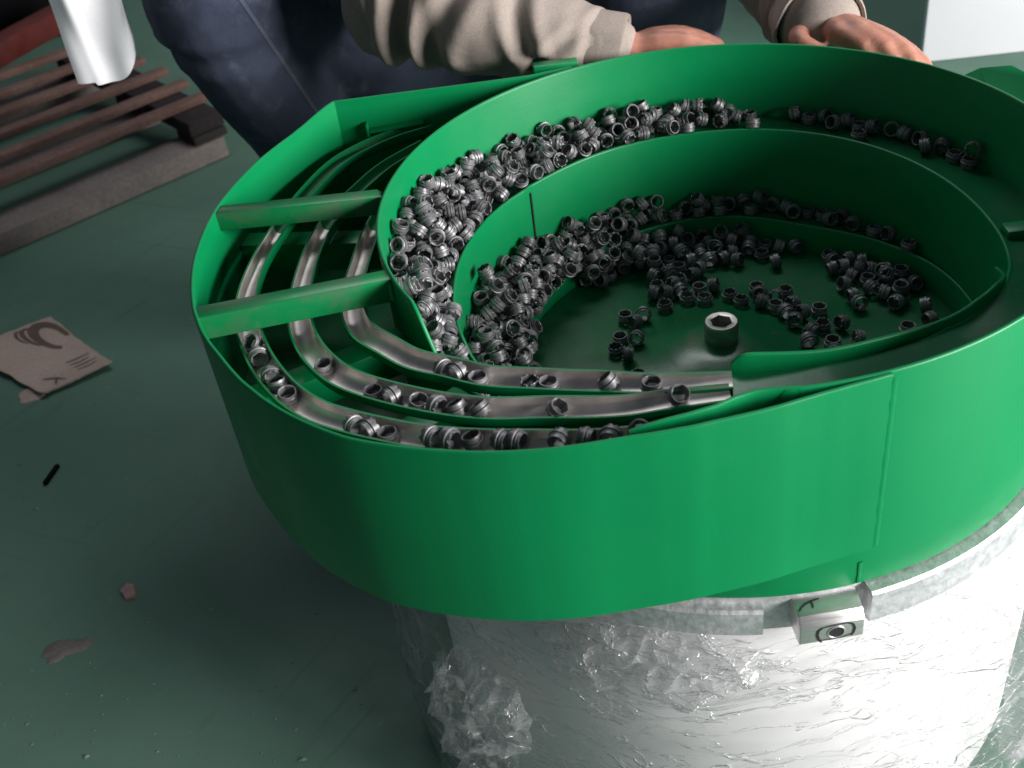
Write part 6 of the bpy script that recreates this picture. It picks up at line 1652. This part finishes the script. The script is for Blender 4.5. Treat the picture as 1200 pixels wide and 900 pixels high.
jacket = blob('jacket', jk, 0.017, M['jacket'], person, PO, 2,
              make_fold([(RSH, REL), (REL, (-0.13, 1.195, -0.03)), (LSH, LEL), (LEL, (0.64, 1.09, -0.02)), ((-0.25, 3.2, -0.6), (-0.13, 2.6, 0.6))], 0.046, 11, (1, 3), 4))
def ring_tube(name, c, d, r, w, mat, parent, lum=0.0):
    """a stitched cuff: a short sleeve end with a hem"""
    c, d = Vector(c), Vector(d).normalized()
    x = d.cross(Vector((0, 0, 1))).normalized()
    y = d.cross(x)
    pr = [(-w, r * 1.0), (-w * 0.8, r * 1.03), (0, r * 1.01), (w * 0.85, r * 1.03), (w, r * 1.0), (w * 0.9, r * 0.93), (-w * 0.9, r * 0.93)]
    v, f = [], []
    n = 48
    for i in range(n):
        a = 2 * math.pi * i / n
        rr = 1 + 0.03 * math.sin(3 * a) + 0.015 * math.sin(7 * a + 1)
        for s, q in pr:
            v.append(tuple(c + d * s + (x * math.cos(a) + y * math.sin(a)) * q * rr))
    k = len(pr)
    for i in range(n):
        j = (i + 1) % n
        for q in range(k):
            f.append((i * k + q, j * k + q, j * k + (q + 1) % k, i * k + (q + 1) % k))
    return mk(name, v, f, mat, parent)
ring_tube('cuff', (-0.155, 1.205, -0.028), (0.22, -0.08, -0.05), 0.122, 0.085, M['jacket'], jacket)
ring_tube('cuff', (0.642, 1.115, -0.018), (-0.05, -0.3, -0.012), 0.165, 0.085, M['jacket'], jacket)
jn = []
for h, k, a in ((HIPR, KR, ANR), (HIPL, KL, ANL)):
    mid = Vector(h) * 0.5 + Vector(k) * 0.5
    jn.append(([(-0.25, 3.25, -0.72), h, tuple(mid), k], [0.40, 0.40, 0.37, 0.33]))
    shin = Vector(k) * 0.55 + Vector(a) * 0.45
    jn.append(([k, tuple(shin), a], [0.33, 0.235, 0.20]))
jeans = blob('jeans', jn, 0.02, M['denim'], person, PO, 2, make_fold([(HIPR, KR), (KR, ANR), (HIPL, KL), (KL, ANL)], 0.030, 5, (), 9))
# crease highlight down the visible leg, painted as a strip of lighter denim
def highlight_down(a, b, out_dir, n=40):
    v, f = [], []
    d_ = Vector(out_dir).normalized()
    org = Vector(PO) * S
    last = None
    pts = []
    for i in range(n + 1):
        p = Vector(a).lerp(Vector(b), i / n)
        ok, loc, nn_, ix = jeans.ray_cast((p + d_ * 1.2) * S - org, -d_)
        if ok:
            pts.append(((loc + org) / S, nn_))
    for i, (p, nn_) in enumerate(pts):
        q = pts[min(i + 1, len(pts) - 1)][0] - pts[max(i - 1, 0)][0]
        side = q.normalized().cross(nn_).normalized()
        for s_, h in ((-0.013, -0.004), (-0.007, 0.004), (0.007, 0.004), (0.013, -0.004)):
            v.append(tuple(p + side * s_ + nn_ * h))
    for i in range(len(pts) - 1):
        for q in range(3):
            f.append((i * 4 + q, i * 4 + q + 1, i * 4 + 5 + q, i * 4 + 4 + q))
    return mk('crease_highlight', v, f, M['denim_highlight'], jeans)
M['denim_highlight'] = cloth_mat('denim_crease_highlight', (0.085, 0.1, 0.145), (0.15, 0.165, 0.21))  # paler denim: light on the crease put into the colour
bpy.context.view_layer.update()
highlight_down((-1.60, 2.02, 0.05), (-1.24, 2.40, -1.2), (0.15, -0.8, 0.35))
for a, s in ((ANR, 'x'), (ANL, 'y')):
    blob('shoe', [([(a[0], a[1] + 0.1, FLOOR + 0.14), (a[0] - 0.05, a[1] - 0.3, FLOOR + 0.13), (a[0] - 0.06, a[1] - 0.55, FLOOR + 0.10)], [0.14, 0.14, 0.10])], 0.02, M['shoe'], person, PO, 2)
blob('hair', [([(-0.13, 2.62, 1.2), (-0.13, 2.50, 1.38), (-0.13, 2.28, 1.40)], [0.25, 0.24, 0.14]), ([(-0.34, 2.5, 1.25), (-0.13, 2.62, 1.15), (0.08, 2.5, 1.25)], [0.12, 0.2, 0.12])], 0.02, M['hair'], person, PO, 2)
